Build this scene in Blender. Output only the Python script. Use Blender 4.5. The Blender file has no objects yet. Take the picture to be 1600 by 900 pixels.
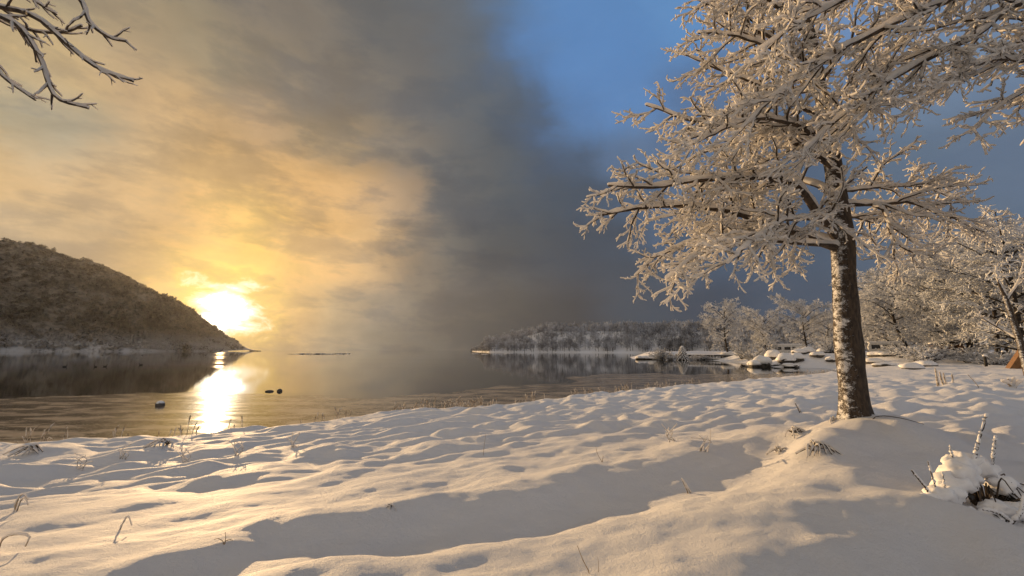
import bpy, bmesh, math, random
import numpy as np
from mathutils import Vector

R = math.radians
scene = bpy.context.scene
COL = scene.collection
rng = np.random.default_rng(7)
random.seed(7)

# ------------------------------------------------------------------ camera
EYE = 3.0                     # metres above the lake
F = 671.0                     # focal length in photo pixels (1600 wide)
PITCH = R(8.2)
cam_d = bpy.data.cameras.new('camera')
cam_d.sensor_width = 36.0
cam_d.lens = F / 1600 * 36.0
cam_d.clip_start = 0.05
cam_d.clip_end = 20000
cam = bpy.data.objects.new('camera', cam_d)
COL.objects.link(cam)
cam.location = (0, 0, EYE)
cam.rotation_euler = (R(90) + PITCH, 0, 0)
scene.camera = cam
CP, SP = math.cos(PITCH), math.sin(PITCH)

def ray(px, py):
    a, b = (px - 800.0), (450.0 - py)
    return np.array([a, F * CP - b * SP, b * CP + F * SP])      # x right, y forward, z up

def P(px, py, fwd):            # a point of the place seen at that photo pixel, fwd metres ahead
    d = ray(px, py); d = d / d[1] * fwd
    return np.array([d[0], d[1], d[2] + EYE])

def G(px, py, z=0.0):          # where that sight line meets level z
    d = ray(px, py); t = (z - EYE) / d[2]
    return np.array([d[0] * t, d[1] * t, z])

# ------------------------------------------------------------------ sun, sky, exposure
SUN_AZ, SUN_EL = R(-33.9), R(4.6)
SUND = Vector((math.sin(SUN_AZ) * math.cos(SUN_EL), math.cos(SUN_AZ) * math.cos(SUN_EL), math.sin(SUN_EL)))
sl = bpy.data.lights.new('sun', 'SUN')
sl.energy = 5.0
sl.angle = R(0.6)
sl.color = (1.0, 0.64, 0.31)
so = bpy.data.objects.new('sun', sl)
COL.objects.link(so)
so.rotation_euler = SUND.to_track_quat('Z', 'Y').to_euler()

scene.view_settings.view_transform = 'Standard'
scene.view_settings.look = 'None'
scene.view_settings.exposure = 0.22
scene.view_settings.gamma = 1.0
scene.view_settings.use_curve_mapping = False
scene.cycles.use_denoising = True
scene.cycles.max_bounces = 8
scene.cycles.diffuse_bounces = 6
scene.cycles.glossy_bounces = 3
scene.cycles.transparent_max_bounces = 6
scene.cycles.caustics_reflective = False
scene.cycles.caustics_refractive = False

world = bpy.data.worlds.new('World')
scene.world = world
world.use_nodes = True

def lin(c):
    c = np.asarray(c, float) / 255.0
    return np.where(c <= 0.04045, c / 12.92, ((c + 0.055) / 1.055) ** 2.4)

class NT:                      # small helper to write node trees
    def __init__(s, tree): s.t = tree; s.n = tree.nodes; s.l = tree.links
    def node(s, typ, **kw):
        n = s.n.new(typ)
        for k, v in kw.items(): setattr(n, k, v)
        return n
    def set(s, sock, v):
        if hasattr(v, 'is_output'): s.l.new(v, sock)
        elif v is not None: sock.default_value = v
    def math(s, op, a, b=None, c=None, clamp=False):
        n = s.node('ShaderNodeMath', operation=op, use_clamp=clamp)
        s.set(n.inputs[0], a)
        if b is not None: s.set(n.inputs[1], b)
        if c is not None: s.set(n.inputs[2], c)
        return n.outputs[0]
    def vmath(s, op, a, b=None, out=0):
        n = s.node('ShaderNodeVectorMath', operation=op)
        s.set(n.inputs[0], a)
        if b is not None:
            if op == 'SCALE': s.set(n.inputs[3], b)
            else: s.set(n.inputs[1], b)
        return n.outputs[1 if op in ('DOT_PRODUCT', 'LENGTH') else 0]
    def noise(s, vec, scale, detail=4, rough=0.55, dist=0.0):
        n = s.node('ShaderNodeTexNoise')
        s.set(n.inputs['Vector'], vec)
        n.inputs['Scale'].default_value = scale; n.inputs['Detail'].default_value = detail
        n.inputs['Roughness'].default_value = rough; n.inputs['Distortion'].default_value = dist
        return n.outputs['Fac']
    def maprange(s, v, a, b, c=0.0, d=1.0, smooth=True):
        n = s.node('ShaderNodeMapRange', interpolation_type='SMOOTHSTEP' if smooth else 'LINEAR')
        s.set(n.inputs[0], v)
        for i, x in enumerate((a, b, c, d)): s.set(n.inputs[i + 1], x)
        return n.outputs[0]
    def mix(s, f, a, b, blend='MIX'):
        n = s.node('ShaderNodeMix', data_type='RGBA', blend_type=blend)
        s.set(n.inputs[0], f); s.set(n.inputs[6], a); s.set(n.inputs[7], b)
        return n.outputs[2]
    def fmix(s, f, a, b):
        n = s.node('ShaderNodeMix', data_type='FLOAT')
        s.set(n.inputs[0], f); s.set(n.inputs[2], a); s.set(n.inputs[3], b)
        return n.outputs[0]

# cloud colours by direction (photo pixel of the direction, sRGB, cloud cover)
SKY = [
 (420,530,(196,160,104),1),(480,535,(150,135,110),1),(560,540,(114,113,106),1),(650,540,(90,92,91),1),(740,535,(74,78,79),1),
 (900,530,(62,66,70),1),(1100,520,(62,72,86),1),(1400,500,(88,100,115),1),(1580,500,(95,108,122),1),
 (100,480,(205,170,120),1),(230,470,(235,190,110),1),(440,480,(228,182,105),1),(520,480,(165,148,120),1),(600,480,(122,118,110),1),(700,480,(86,89,90),1),
 (800,480,(68,72,75),1),(900,480,(58,63,70),1),(1000,480,(66,77,90),1),(1250,480,(72,85,103),1),(1400,440,(84,97,114),1),(1560,430,(94,108,126),1),
 (20,400,(185,165,128),1),(150,400,(190,165,122),1),(230,400,(228,184,115),1),(320,400,(245,200,110),1),(400,400,(252,205,105),1),(500,400,(228,182,112),1),(590,390,(200,165,112),1),
 (660,400,(104,104,102),1),(800,400,(78,84,90),1),(900,400,(68,78,91),1),(1100,400,(72,88,108),1),(1400,360,(90,105,124),1),(1580,330,(98,114,134),1),
 (0,300,(226,182,112),1),(100,300,(200,166,116),1),(200,300,(207,171,114),1),(350,300,(226,181,110),1),(500,300,(216,172,107),1),(590,300,(186,156,114),1),
 (700,300,(102,103,103),1),(800,300,(82,89,96),1),(900,300,(70,82,97),1),(1000,300,(82,100,124),1),(1450,270,(98,115,136),1),(1590,260,(102,118,140),1),
 (0,210,(168,160,138),1),(80,240,(172,168,150),0.9),(180,200,(190,163,118),1),(300,200,(202,166,110),1),(400,200,(180,150,107),1),(500,200,(154,136,109),1),(600,200,(128,121,111),1),
 (700,200,(102,104,106),1),(800,200,(86,94,103),1),(870,210,(78,90,107),1),(930,190,(100,140,194),0.8),(990,235,(104,124,150),1),(1060,200,(90,112,144),1),(1200,240,(84,101,124),1),(1200,340,(74,91,113),1),
 (0,100,(206,176,118),1),(200,100,(190,161,116),1),(350,100,(152,138,114),1),(500,100,(126,119,110),1),(650,100,(104,104,105),1),(750,110,(100,107,114),1),
 (815,100,(92,120,156),0.9),(880,110,(104,150,208),0.7),(1000,100,(106,152,210),0.7),(1500,100,(112,132,158),1),
 (0,5,(170,156,127),1),(250,5,(150,139,117),1),(400,5,(128,120,110),1),(600,5,(104,104,103),1),(720,5,(102,108,115),1),(780,10,(96,126,162),0.9),
 (900,5,(108,155,212),0.7),(1050,5,(110,158,214),0.7),(1300,0,(112,142,184),0.95),(1590,10,(114,136,166),1),
]
SKY += [(755,50,(96,102,109),1),(800,110,(86,96,108),1),(845,170,(80,91,106),1),(890,225,(76,90,108),1),(940,260,(82,98,120),1),
        (830,40,(104,146,200),0.8),(870,90,(104,148,204),0.75),(905,150,(102,146,202),0.75),(960,120,(106,152,210),0.7),(980,190,(104,142,192),0.85),(1040,240,(98,120,150),1)]
_S = []
for px, py, c, a in SKY:
    if c[0] - c[2] > 50: c = (c[0], c[1] + 2, c[2] + 12)
    d = ray(px, py); d = d / np.linalg.norm(d)
    _S.append((math.degrees(math.atan2(d[0], d[1])), math.degrees(math.asin(d[2])), *lin(c), a))
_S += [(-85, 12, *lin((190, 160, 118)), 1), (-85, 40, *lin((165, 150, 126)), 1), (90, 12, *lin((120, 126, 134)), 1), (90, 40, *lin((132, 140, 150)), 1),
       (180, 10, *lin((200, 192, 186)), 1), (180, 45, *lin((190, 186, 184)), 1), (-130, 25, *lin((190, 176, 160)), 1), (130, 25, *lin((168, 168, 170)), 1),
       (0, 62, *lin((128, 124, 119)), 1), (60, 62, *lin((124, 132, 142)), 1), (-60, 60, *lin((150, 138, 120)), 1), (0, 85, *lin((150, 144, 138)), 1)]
_S = np.array(_S)

def sky_at(az, el):
    da = (_S[:, 0] - az + 180) % 360 - 180
    d2 = (da * math.cos(R(el))) ** 2 + (_S[:, 1] - el) ** 2
    w = np.exp(-d2 / 9.0) + 0.05 / (d2 + 6.0) ** 1.5
    return (w[:, None] * _S[:, 2:]).sum(0) / w.sum()

def build_world():
    w = NT(world.node_tree); w.n.clear()
    tc = w.node('ShaderNodeTexCoord')
    d = tc.outputs['Generated']
    sep = w.node('ShaderNodeSeparateXYZ'); w.l.new(d, sep.inputs[0])
    x, y, z = sep.outputs
    # coordinates on a cloud ceiling, so that billows flatten towards the horizon
    zz = w.math('ADD', w.math('MAXIMUM', z, 0.0), 0.16)
    comb = w.node('ShaderNodeCombineXYZ')
    w.l.new(w.math('DIVIDE', x, zz), comb.inputs[0]); w.l.new(w.math('DIVIDE', y, zz), comb.inputs[1])
    pc = comb.outputs[0]
    n1 = w.noise(pc, 1.1, 5, 0.58, 0.3)
    n2 = w.noise(w.vmath('ADD', pc, (7.3, 2.1, 4.0)), 1.3, 5, 0.58, 0.3)
    n3 = w.noise(w.vmath('ADD', d, (3.3, 9.1, 1.0)), 7.0, 6, 0.6, 0.6)
    n4 = w.noise(w.vmath('ADD', w.vmath('MULTIPLY', d, (1, 1, 2.2)), (1.3, 5.1, 8.0)), 5.0, 6, 0.6, 0.4)
    n6 = w.noise(w.vmath('ADD', w.vmath('MULTIPLY', d, (1, 1, 2.8)), (4.3, 2.2, 6.0)), 5.2, 8, 0.6, 0.15)
    az = w.math('MULTIPLY', w.math('ARCTAN2', x, y), 180 / math.pi)
    az = w.math('ADD', az, w.math('MULTIPLY', w.math('SUBTRACT', n6, 0.5), w.maprange(z, 0.05, 0.3, 2.0, 11.0)))
    el = w.math('MULTIPLY', w.math('ARCSINE', z), 180 / math.pi)
    warp = w.maprange(el, 0.0, 16.0, 0.15, 0.75)
    az = w.math('ADD', az, w.math('MULTIPLY', w.math('ADD', w.math('MULTIPLY', w.math('SUBTRACT', n1, 0.5), 7.0), w.math('MULTIPLY', w.math('SUBTRACT', n4, 0.5), 8.0)), warp))
    el2 = w.math('ADD', el, w.math('MULTIPLY', w.math('ADD', w.math('MULTIPLY', w.math('SUBTRACT', n2, 0.5), 6.0), w.math('MULTIPLY', w.math('SUBTRACT', n3, 0.5), 6.0)), warp))
    fac = w.math('ADD', w.math('DIVIDE', az, 360.0), 0.5)
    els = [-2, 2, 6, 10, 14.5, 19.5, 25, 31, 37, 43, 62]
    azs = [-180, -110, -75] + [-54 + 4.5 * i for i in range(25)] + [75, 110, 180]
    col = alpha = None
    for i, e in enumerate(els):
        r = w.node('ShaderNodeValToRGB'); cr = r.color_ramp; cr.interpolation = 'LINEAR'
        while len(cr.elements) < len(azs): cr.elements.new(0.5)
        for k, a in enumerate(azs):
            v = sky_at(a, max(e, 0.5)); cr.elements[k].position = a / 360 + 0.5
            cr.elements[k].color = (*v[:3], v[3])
        w.l.new(fac, r.inputs[0])
        if col is None: col, alpha = r.outputs[0], r.outputs[1]
        else:
            f = w.maprange(el2, els[i - 1], e)
            col = w.mix(f, col, r.outputs[0]); alpha = w.fmix(f, alpha, r.outputs[1])
    # billow contrast
    sd = w.vmath('DOT_PRODUCT', d, tuple(SUND))
    ang = w.math('MULTIPLY', w.math('ARCCOSINE', w.math('MINIMUM', sd, 1.0)), 180 / math.pi)
    near = w.maprange(ang, 14.0, 46.0, 1.0, 0.18)
    # layered cloud: lit edges and greyer bellies, finer towards the sun
    belly = w.math('MULTIPLY', w.maprange(n6, 0.46, 0.62), near)
    rim = w.math('MULTIPLY', w.math('MULTIPLY', w.maprange(n6, 0.36, 0.46), w.maprange(n6, 0.46, 0.56, 1.0, 0.0)), near)
    bill = w.math('ADD', 0.97, w.math('MULTIPLY', near, w.math('ADD', w.math('MULTIPLY', w.math('SUBTRACT', n4, 0.5), 0.7), w.math('MULTIPLY', w.math('SUBTRACT', n3, 0.5), 0.6))))
    col = w.vmath('SCALE', col, bill)
    col = w.mix(w.math('MULTIPLY', belly, 0.6), col, w.vmath('MULTIPLY', col, (0.66, 0.71, 0.84)))
    col = w.mix(w.math('MULTIPLY', rim, 0.4), col, w.vmath('MULTIPLY', col, (1.25, 1.18, 1.08)))
    # the sun behind thin cloud
    ang2 = w.math('ADD', ang, w.math('ADD', w.math('MULTIPLY', w.math('SUBTRACT', n3, 0.5), 9.0), w.math('MULTIPLY', w.math('SUBTRACT', n4, 0.5), 5.0)))
    n5 = w.noise(w.vmath('MULTIPLY', d, (1, 1, 2.0)), 20.0, 5, 0.6, 0.5)
    ang2 = w.math('ADD', ang2, w.math('MULTIPLY', w.math('SUBTRACT', n5, 0.5), 6.5))
    core = w.maprange(ang2, 0.8, 3.7, 1.0, 0.0)
    halo = w.math('POWER', 2.718, w.math('MULTIPLY', w.math('POWER', w.math('DIVIDE', w.math('MAXIMUM', ang2, 0.0), 4.0), 2.0), -1.0))
    col = w.vmath('ADD', col, w.vmath('SCALE', (0.62, 0.40, 0.02), halo))
    col = w.vmath('ADD', col, w.vmath('SCALE', (0.35, 0.55, 0.85), core))
    col = w.vmath('ADD', col, w.vmath('SCALE', (5.0, 4.3, 3.0), w.math('POWER', core, 12.0)))
    sky = w.node('ShaderNodeTexSky', sky_type='NISHITA', sun_disc=False, sun_elevation=SUN_EL, sun_rotation=SUN_AZ)
    sky.air_density = 1.0; sky.dust_density = 0.4; sky.ozone_density = 2.5
    b1 = w.node('ShaderNodeBackground'); w.l.new(sky.outputs[0], b1.inputs[0]); b1.inputs[1].default_value = 0.10
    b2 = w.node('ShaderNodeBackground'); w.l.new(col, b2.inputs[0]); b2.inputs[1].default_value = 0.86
    mx = w.node('ShaderNodeMixShader')
    w.l.new(alpha, mx.inputs[0]); w.l.new(b1.outputs[0], mx.inputs[1]); w.l.new(b2.outputs[0], mx.inputs[2])
    out = w.node('ShaderNodeOutputWorld'); w.l.new(mx.outputs[0], out.inputs[0])
build_world()

# ------------------------------------------------------------------ materials
def material(name):
    m = bpy.data.materials.new(name); m.use_nodes = True
    t = NT(m.node_tree); b = t.n['Principled BSDF']
    return m, t, b

def bump(t, b, h, strength, dist):
    n = t.node('ShaderNodeBump'); n.inputs['Strength'].default_value = strength; n.inputs['Distance'].default_value = dist
    t.l.new(h, n.inputs['Height']); t.l.new(n.outputs[0], b.inputs['Normal'])

def two_tone(name, c1, c2, scale, rough=0.8, lo=0.4, hi=0.6, bstr=0.0, bdist=0.01, detail=5, coords='Object'):
    m, t, b = material(name)
    tc = t.node('ShaderNodeTexCoord')
    n = t.noise(tc.outputs[coords], scale, detail, 0.6)
    t.l.new(t.mix(t.maprange(n, lo, hi), (*c1, 1), (*c2, 1)), b.inputs['Base Color'])
    b.inputs['Roughness'].default_value = rough
    if bstr: bump(t, b, n, bstr, bdist)
    return m

def snow_material():
    m, t, b = material('snow')
    tc = t.node('ShaderNodeTexCoord'); o = tc.outputs['Object']
    big = t.noise(o, 0.8, 3)
    t.l.new(t.mix(big, (0.84, 0.84, 0.86, 1), (0.90, 0.90, 0.91, 1)), b.inputs['Base Color'])
    b.inputs['Roughness'].default_value = 0.7
    b.inputs['Specular IOR Level'].default_value = 0.25
    h = t.math('ADD', t.math('MULTIPLY', t.noise(o, 22, 4, 0.65), 0.55), t.math('ADD', t.math('MULTIPLY', t.noise(o, 90, 3, 0.75), 0.45), t.math('MULTIPLY', t.noise(o, 5, 3), 0.9)))
    bump(t, b, h, 0.9, 0.045)
    return m
M = {}
M['snow'] = snow_material()
M['cap'] = two_tone('snow_cap', (0.82, 0.82, 0.84), (0.90, 0.90, 0.91), 9.0, 0.75, bstr=0.3, bdist=0.02)
M['twig_snow'] = two_tone('twig_snow', (0.90, 0.89, 0.88), (0.95, 0.94, 0.93), 6.0, 0.8, bstr=0.4, bdist=0.01)
_m = M['twig_snow']; _t = NT(_m.node_tree); _b = _t.n['Principled BSDF']
_tr = _t.node('ShaderNodeBsdfTranslucent'); _tr.inputs[0].default_value = (0.90, 0.88, 0.86, 1)
_mx = _t.node('ShaderNodeMixShader'); _mx.inputs[0].default_value = 0.45
_t.l.new(_b.outputs[0], _mx.inputs[1]); _t.l.new(_tr.outputs[0], _mx.inputs[2]); _t.l.new(_mx.outputs[0], _t.n['Material Output'].inputs[0])
M['bark'] = two_tone('bark', (0.035, 0.026, 0.020), (0.085, 0.062, 0.045), 14.0, 0.9, bstr=0.5, bdist=0.01)
M['frost'] = two_tone('frosted_twigs', (0.48, 0.50, 0.54), (0.84, 0.86, 0.90), 0.9, 0.9, 0.35, 0.65)
M['far_frost'] = two_tone('far_frosted_wood', (0.15, 0.155, 0.17), (0.66, 0.69, 0.76), 0.12, 0.9, 0.35, 0.68, detail=8)
m_, t_, b_ = material('hill_wood')
_o = t_.node('ShaderNodeTexCoord').outputs['Object']
_n = t_.math('ADD', t_.math('MULTIPLY', t_.noise(_o, 0.03, 5, 0.6), 0.55), t_.math('MULTIPLY', t_.noise(_o, 0.16, 4, 0.7), 0.45))
_z = t_.node('ShaderNodeSeparateXYZ'); t_.l.new(_o, _z.inputs[0])
_c = t_.mix(t_.maprange(_n, 0.40, 0.62), (0.055, 0.043, 0.028, 1), (0.27, 0.225, 0.17, 1))
_r = t_.math('MULTIPLY', t_.maprange(t_.math('ADD', _z.outputs[2], t_.math('MULTIPLY', _n, 90.0)), 55.0, 95.0, 1.0, 0.0), t_.maprange(_n, 0.36, 0.56))
t_.l.new(t_.mix(_r, _c, (0.55, 0.53, 0.51, 1)), b_.inputs['Base Color']); b_.inputs['Roughness'].default_value = 0.95
M['hill_wood'] = m_
M['dark_trunk'] = two_tone('dark_trunk', (0.022, 0.018, 0.015), (0.05, 0.04, 0.033), 3.0, 0.9)
M['rock'] = two_tone('rock', (0.035, 0.032, 0.030), (0.11, 0.10, 0.09), 4.0, 0.8, bstr=0.6, bdist=0.05)
M['straw'] = two_tone('straw', (0.22, 0.15, 0.08), (0.42, 0.33, 0.22), 12.0, 0.8)
M['frost_straw'] = two_tone('frosted_straw', (0.18, 0.135, 0.09), (0.62, 0.57, 0.51), 9.0, 0.8)
M['timber'] = two_tone('dark_timber', (0.012, 0.011, 0.010), (0.04, 0.035, 0.03), 5.0, 0.8)
M['white_paint'] = two_tone('white_paint', (0.55, 0.55, 0.54), (0.66, 0.66, 0.65), 2.0, 0.45)
M['brown_board'] = two_tone('brown_board', (0.16, 0.075, 0.03), (0.26, 0.13, 0.06), 4.0, 0.7)
M['canvas'] = two_tone('ochre_canvas', (0.15, 0.075, 0.03), (0.23, 0.12, 0.05), 3.0, 0.8)
M['rubber'] = two_tone('rubber', (0.012, 0.012, 0.012), (0.025, 0.025, 0.025), 6.0, 0.8)
M['duck'] = two_tone('dark_feathers', (0.012, 0.011, 0.010), (0.035, 0.03, 0.026), 20.0, 0.6)
m_, t_, b_ = material('window_glass')
b_.inputs['Base Color'].default_value = (0.012, 0.014, 0.017, 1); b_.inputs['Roughness'].default_value = 0.08
M['glass'] = m_

def trunk_material():
    m, t, b = material('trunk_bark')
    tc = t.node('ShaderNodeTexCoord'); o = tc.outputs['Object']
    g = t.node('ShaderNodeNewGeometry')
    st = t.vmath('MULTIPLY', o, (1.0, 1.0, 0.3))
    n = t.noise(st, 22, 5, 0.65)
    bark = t.mix(t.maprange(n, 0.35, 0.65), (0.028, 0.020, 0.014, 1), (0.085, 0.060, 0.040, 1))
    # stuck snow patches, weighted leftward to paint in the trunk's sunlit edge too
    side = t.vmath('DOT_PRODUCT', g.outputs['Normal'], (-0.93, -0.2, 0.3))
    p = t.noise(t.vmath('MULTIPLY', o, (1.0, 1.0, 1.6)), 7.0, 6, 0.75)
    f = t.noise(t.vmath('MULTIPLY', o, (1.0, 1.0, 2.2)), 38.0, 3, 0.7)
    s = t.math('ADD', t.math('MULTIPLY', side, 0.36), t.math('ADD', t.math('MULTIPLY', p, 0.75), t.math('MULTIPLY', f, 0.45)))
    mask = t.maprange(s, 0.88, 0.96)
    t.l.new(t.mix(mask, bark, (0.80, 0.80, 0.81, 1)), b.inputs['Base Color'])
    b.inputs['Roughness'].default_value = 0.85
    bump(t, b, t.math('ADD', t.math('MULTIPLY', n, 0.6), t.math('MULTIPLY', mask, 0.8)), 0.9, 0.03)
    return m
M['trunk'] = trunk_material()

def water_material():
    m, t, b = material('lake_water')
    tc = t.node('ShaderNodeTexCoord'); o = tc.outputs['Object']
    b.inputs['Base Color'].default_value = (0.012, 0.014, 0.014, 1)
    b.inputs['IOR'].default_value = 1.33
    patch = t.noise(t.vmath('MULTIPLY', o, (0.012, 0.05, 1)), 1.0, 4, 0.6)
    t.l.new(t.maprange(patch, 0.42, 0.62, 0.01, 0.035), b.inputs['Roughness'])
    h = t.math('ADD', t.noise(t.vmath('MULTIPLY', o, (0.04, 1.3, 1)), 1.0, 3, 0.6), t.math('MULTIPLY', t.noise(t.vmath('MULTIPLY', o, (0.15, 5.0, 1)), 1.0, 3, 0.6), 0.3))
    bump(t, b, h, 0.03, 0.08)
    return m
M['water'] = water_material()

def ice_material():
    m, t, b = material('thin_ice')
    tc = t.node('ShaderNodeTexCoord'); o = tc.outputs['Object']
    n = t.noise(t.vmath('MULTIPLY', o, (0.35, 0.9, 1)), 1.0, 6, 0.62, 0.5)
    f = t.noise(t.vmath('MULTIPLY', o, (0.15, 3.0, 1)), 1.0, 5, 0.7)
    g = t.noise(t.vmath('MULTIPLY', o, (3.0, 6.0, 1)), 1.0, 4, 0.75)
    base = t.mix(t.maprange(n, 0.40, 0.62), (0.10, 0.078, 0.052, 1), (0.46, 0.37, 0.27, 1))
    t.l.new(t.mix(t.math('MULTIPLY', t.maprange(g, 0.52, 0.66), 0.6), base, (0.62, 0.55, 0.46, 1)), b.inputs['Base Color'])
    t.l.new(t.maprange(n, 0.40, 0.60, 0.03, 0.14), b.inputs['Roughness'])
    b.inputs['IOR'].default_value = 1.31
    n2 = t.noise(t.vmath('MULTIPLY', o, (0.05, 0.9, 1)), 1.0, 5, 0.6)
    bump(t, b, t.math('ADD', n2, t.math('MULTIPLY', f, 0.5)), 0.35, 0.05)
    b.inputs['Specular IOR Level'].default_value = 0.10
    return m
M['ice'] = ice_material()

# ------------------------------------------------------------------ helpers
def tag(o, label=None, cat=None, group=None, kind=None):
    if label: o['label'] = label
    if cat: o['category'] = cat
    if group: o['group'] = group
    if kind: o['kind'] = kind
    return o

def empty(name, loc=(0, 0, 0), rz=0.0, label=None, cat=None, group=None):
    o = bpy.data.objects.new(name, None); COL.objects.link(o)
    o.location = loc; o.rotation_euler = (0, 0, rz); o.empty_display_size = 0.2
    return tag(o, label, cat, group)

def link(name, me, mat, parent=None, smooth=True):
    if mat is not None: me.materials.append(M[mat])
    if smooth: me.polygons.foreach_set('use_smooth', np.ones(len(me.polygons), bool))
    o = bpy.data.objects.new(name, me); COL.objects.link(o)
    if parent is not None: o.parent = parent
    return o

def mesh_np(name, v, quads=None, tris=None):
    me = bpy.data.meshes.new(name)
    v = np.asarray(v, np.float32)
    idx, starts, n = [], [], 0
    if quads is not None and len(quads):
        q = np.asarray(quads, np.int32); idx.append(q.ravel()); starts.append(np.arange(len(q)) * 4); n = len(q) * 4
    if tris is not None and len(tris):
        q = np.asarray(tris, np.int32); idx.append(q.ravel()); starts.append(n + np.arange(len(q)) * 3)
    idx = np.concatenate(idx); starts = np.concatenate(starts)
    me.vertices.add(len(v)); me.vertices.foreach_set('co', v.ravel())
    me.loops.add(len(idx)); me.loops.foreach_set('vertex_index', idx.astype(np.int32))
    me.polygons.add(len(starts)); me.polygons.foreach_set('loop_start', starts.astype(np.int32))
    me.update(calc_edges=True); me.validate()
    return me

def copy_tree(o, parent=None):
    c = o.copy(); COL.objects.link(c); c.parent = parent
    for ch in list(o.children): copy_tree(ch, c)
    return c

# gradient noise on numpy arrays
_perm = np.random.default_rng(3).permutation(512)
_perm = np.concatenate([_perm, _perm, _perm])
_g = np.random.default_rng(4).normal(size=(512, 2)); _g /= np.linalg.norm(_g, axis=1)[:, None]
def pnoise(x, y):
    xi, yi = np.floor(x).astype(int), np.floor(y).astype(int)
    fx, fy = x - xi, y - yi
    u, v = fx ** 3 * (fx * (fx * 6 - 15) + 10), fy ** 3 * (fy * (fy * 6 - 15) + 10)
    def gr(i, j, dx, dy):
        g = _g[_perm[(_perm[(xi + i) & 511] + yi + j) & 511]]
        return g[..., 0] * dx + g[..., 1] * dy
    a = gr(0, 0, fx, fy); b = gr(1, 0, fx - 1, fy); c = gr(0, 1, fx, fy - 1); d = gr(1, 1, fx - 1, fy - 1)
    return (a * (1 - u) + b * u) * (1 - v) + (c * (1 - u) + d * u) * v * 1.0
def fbm(x, y, o=4):
    s = 0; a = 1.0
    for i in range(o):
        s = s + a * pnoise(x + 17.1 * i, y - 9.7 * i); x = x * 2.03; y = y * 2.03; a *= 0.5
    return s
def sst(a, b, x):
    t = np.clip((x - a) / (b - a), 0, 1); return t * t * (3 - 2 * t)

# tubes along many polylines at once: pts (B,n,3), rad (B,n)
def tubes(pts, rad, k):
    B, n, _ = pts.shape
    tan = np.gradient(pts, axis=1); tan /= np.linalg.norm(tan, axis=2, keepdims=True) + 1e-9
    ref = np.where(np.abs(tan[..., 2:3]) > 0.92, np.array([1.0, 0, 0]), np.array([0, 0, 1.0]))
    a = np.cross(tan, ref); a /= np.linalg.norm(a, axis=2, keepdims=True) + 1e-9
    b = np.cross(a, tan)
    th = np.arange(k) / k * 2 * math.pi
    ring = pts[:, :, None, :] + rad[:, :, None, None] * (a[:, :, None, :] * np.cos(th)[None, None, :, None] + b[:, :, None, :] * np.sin(th)[None, None, :, None])
    v = ring.reshape(-1, 3)
    base = (np.arange(B) * n * k)[:, None, None] + (np.arange(n - 1) * k)[None, :, None]
    j = np.arange(k)[None, None, :]; j2 = (j + 1) % k
    q = np.stack([base + j, base + j2, base + k + j2, base + k + j], -1).reshape(-1, 4)
    return v, q

def gather(parts):             # [(v,q)] -> one
    vs, qs, n = [], [], 0
    for v, q in parts:
        vs.append(v); qs.append(q + n); n += len(v)
    return np.concatenate(vs), np.concatenate(qs)

class MB:                      # small mesh builder for boxes, bars and lumps
    def __init__(s): s.bm = bmesh.new()
    def box(s, lo, hi, bevel=0.0):
        lo, hi = np.array(lo, float), np.array(hi, float)
        r = bmesh.ops.create_cube(s.bm, size=1.0)
        for v in r['verts']:
            for i in range(3): v.co[i] = (lo[i] + hi[i]) / 2 + v.co[i] * (hi[i] - lo[i])
        if bevel:
            es = list({e for v in r['verts'] for e in v.link_edges})
            bmesh.ops.bevel(s.bm, geom=es, offset=bevel, segments=2, affect='EDGES', profile=0.5)
        return s
    def poly(s, pts, ext):     # a prism: outline extruded along ext
        n = len(pts); e = np.array(ext, float)
        a = [s.bm.verts.new(tuple(p)) for p in pts]; b = [s.bm.verts.new(tuple(np.array(p, float) + e)) for p in pts]
        s.bm.faces.new(a); s.bm.faces.new(list(reversed(b)))
        for i in range(n): s.bm.faces.new([a[i], b[i], b[(i + 1) % n], a[(i + 1) % n]])
        return s
    def tube(s, pts, rad, k=8):
        pts = np.array(pts, float); rad = np.broadcast_to(np.array(rad, float), (len(pts),))
        v, q = tubes(pts[None], rad[None], k)
        vs = [s.bm.verts.new(tuple(p)) for p in v]
        for f in q: s.bm.faces.new([vs[i] for i in f])
        n = len(pts)
        s.bm.faces.new([vs[i] for i in range(k)][::-1]); s.bm.faces.new([vs[(n - 1) * k + i] for i in range(k)])
        return s
    def lump(s, c, size, seed=0, sub=3, rough=0.25, flat=None, freq=1.3):
        r = bmesh.ops.create_icosphere(s.bm, subdivisions=sub, radius=1.0)
        c = np.array(c, float)
        from mathutils import noise as mn
        for v in r['verts']:
            p = v.co.copy()
            k = 1 + rough * mn.noise(p * freq + Vector((seed * 7.7, seed * 3.1, seed))) + rough * 0.5 * mn.noise(p * freq * 2.3 + Vector((seed, 5, seed * 2.2)))
            q = Vector((p.x * size[0] * k, p.y * size[1] * k, p.z * size[2] * k))
            if flat is not None and q.z < flat: q.z = flat
            v.co = Vector(c) + q
        return s
    def build(s, name, mat, parent=None, smooth=True):
        bmesh.ops.recalc_face_normals(s.bm, faces=s.bm.faces[:])
        me = bpy.data.meshes.new(name); s.bm.to_mesh(me); s.bm.free()
        return link(name, me, mat, parent, smooth)

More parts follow.
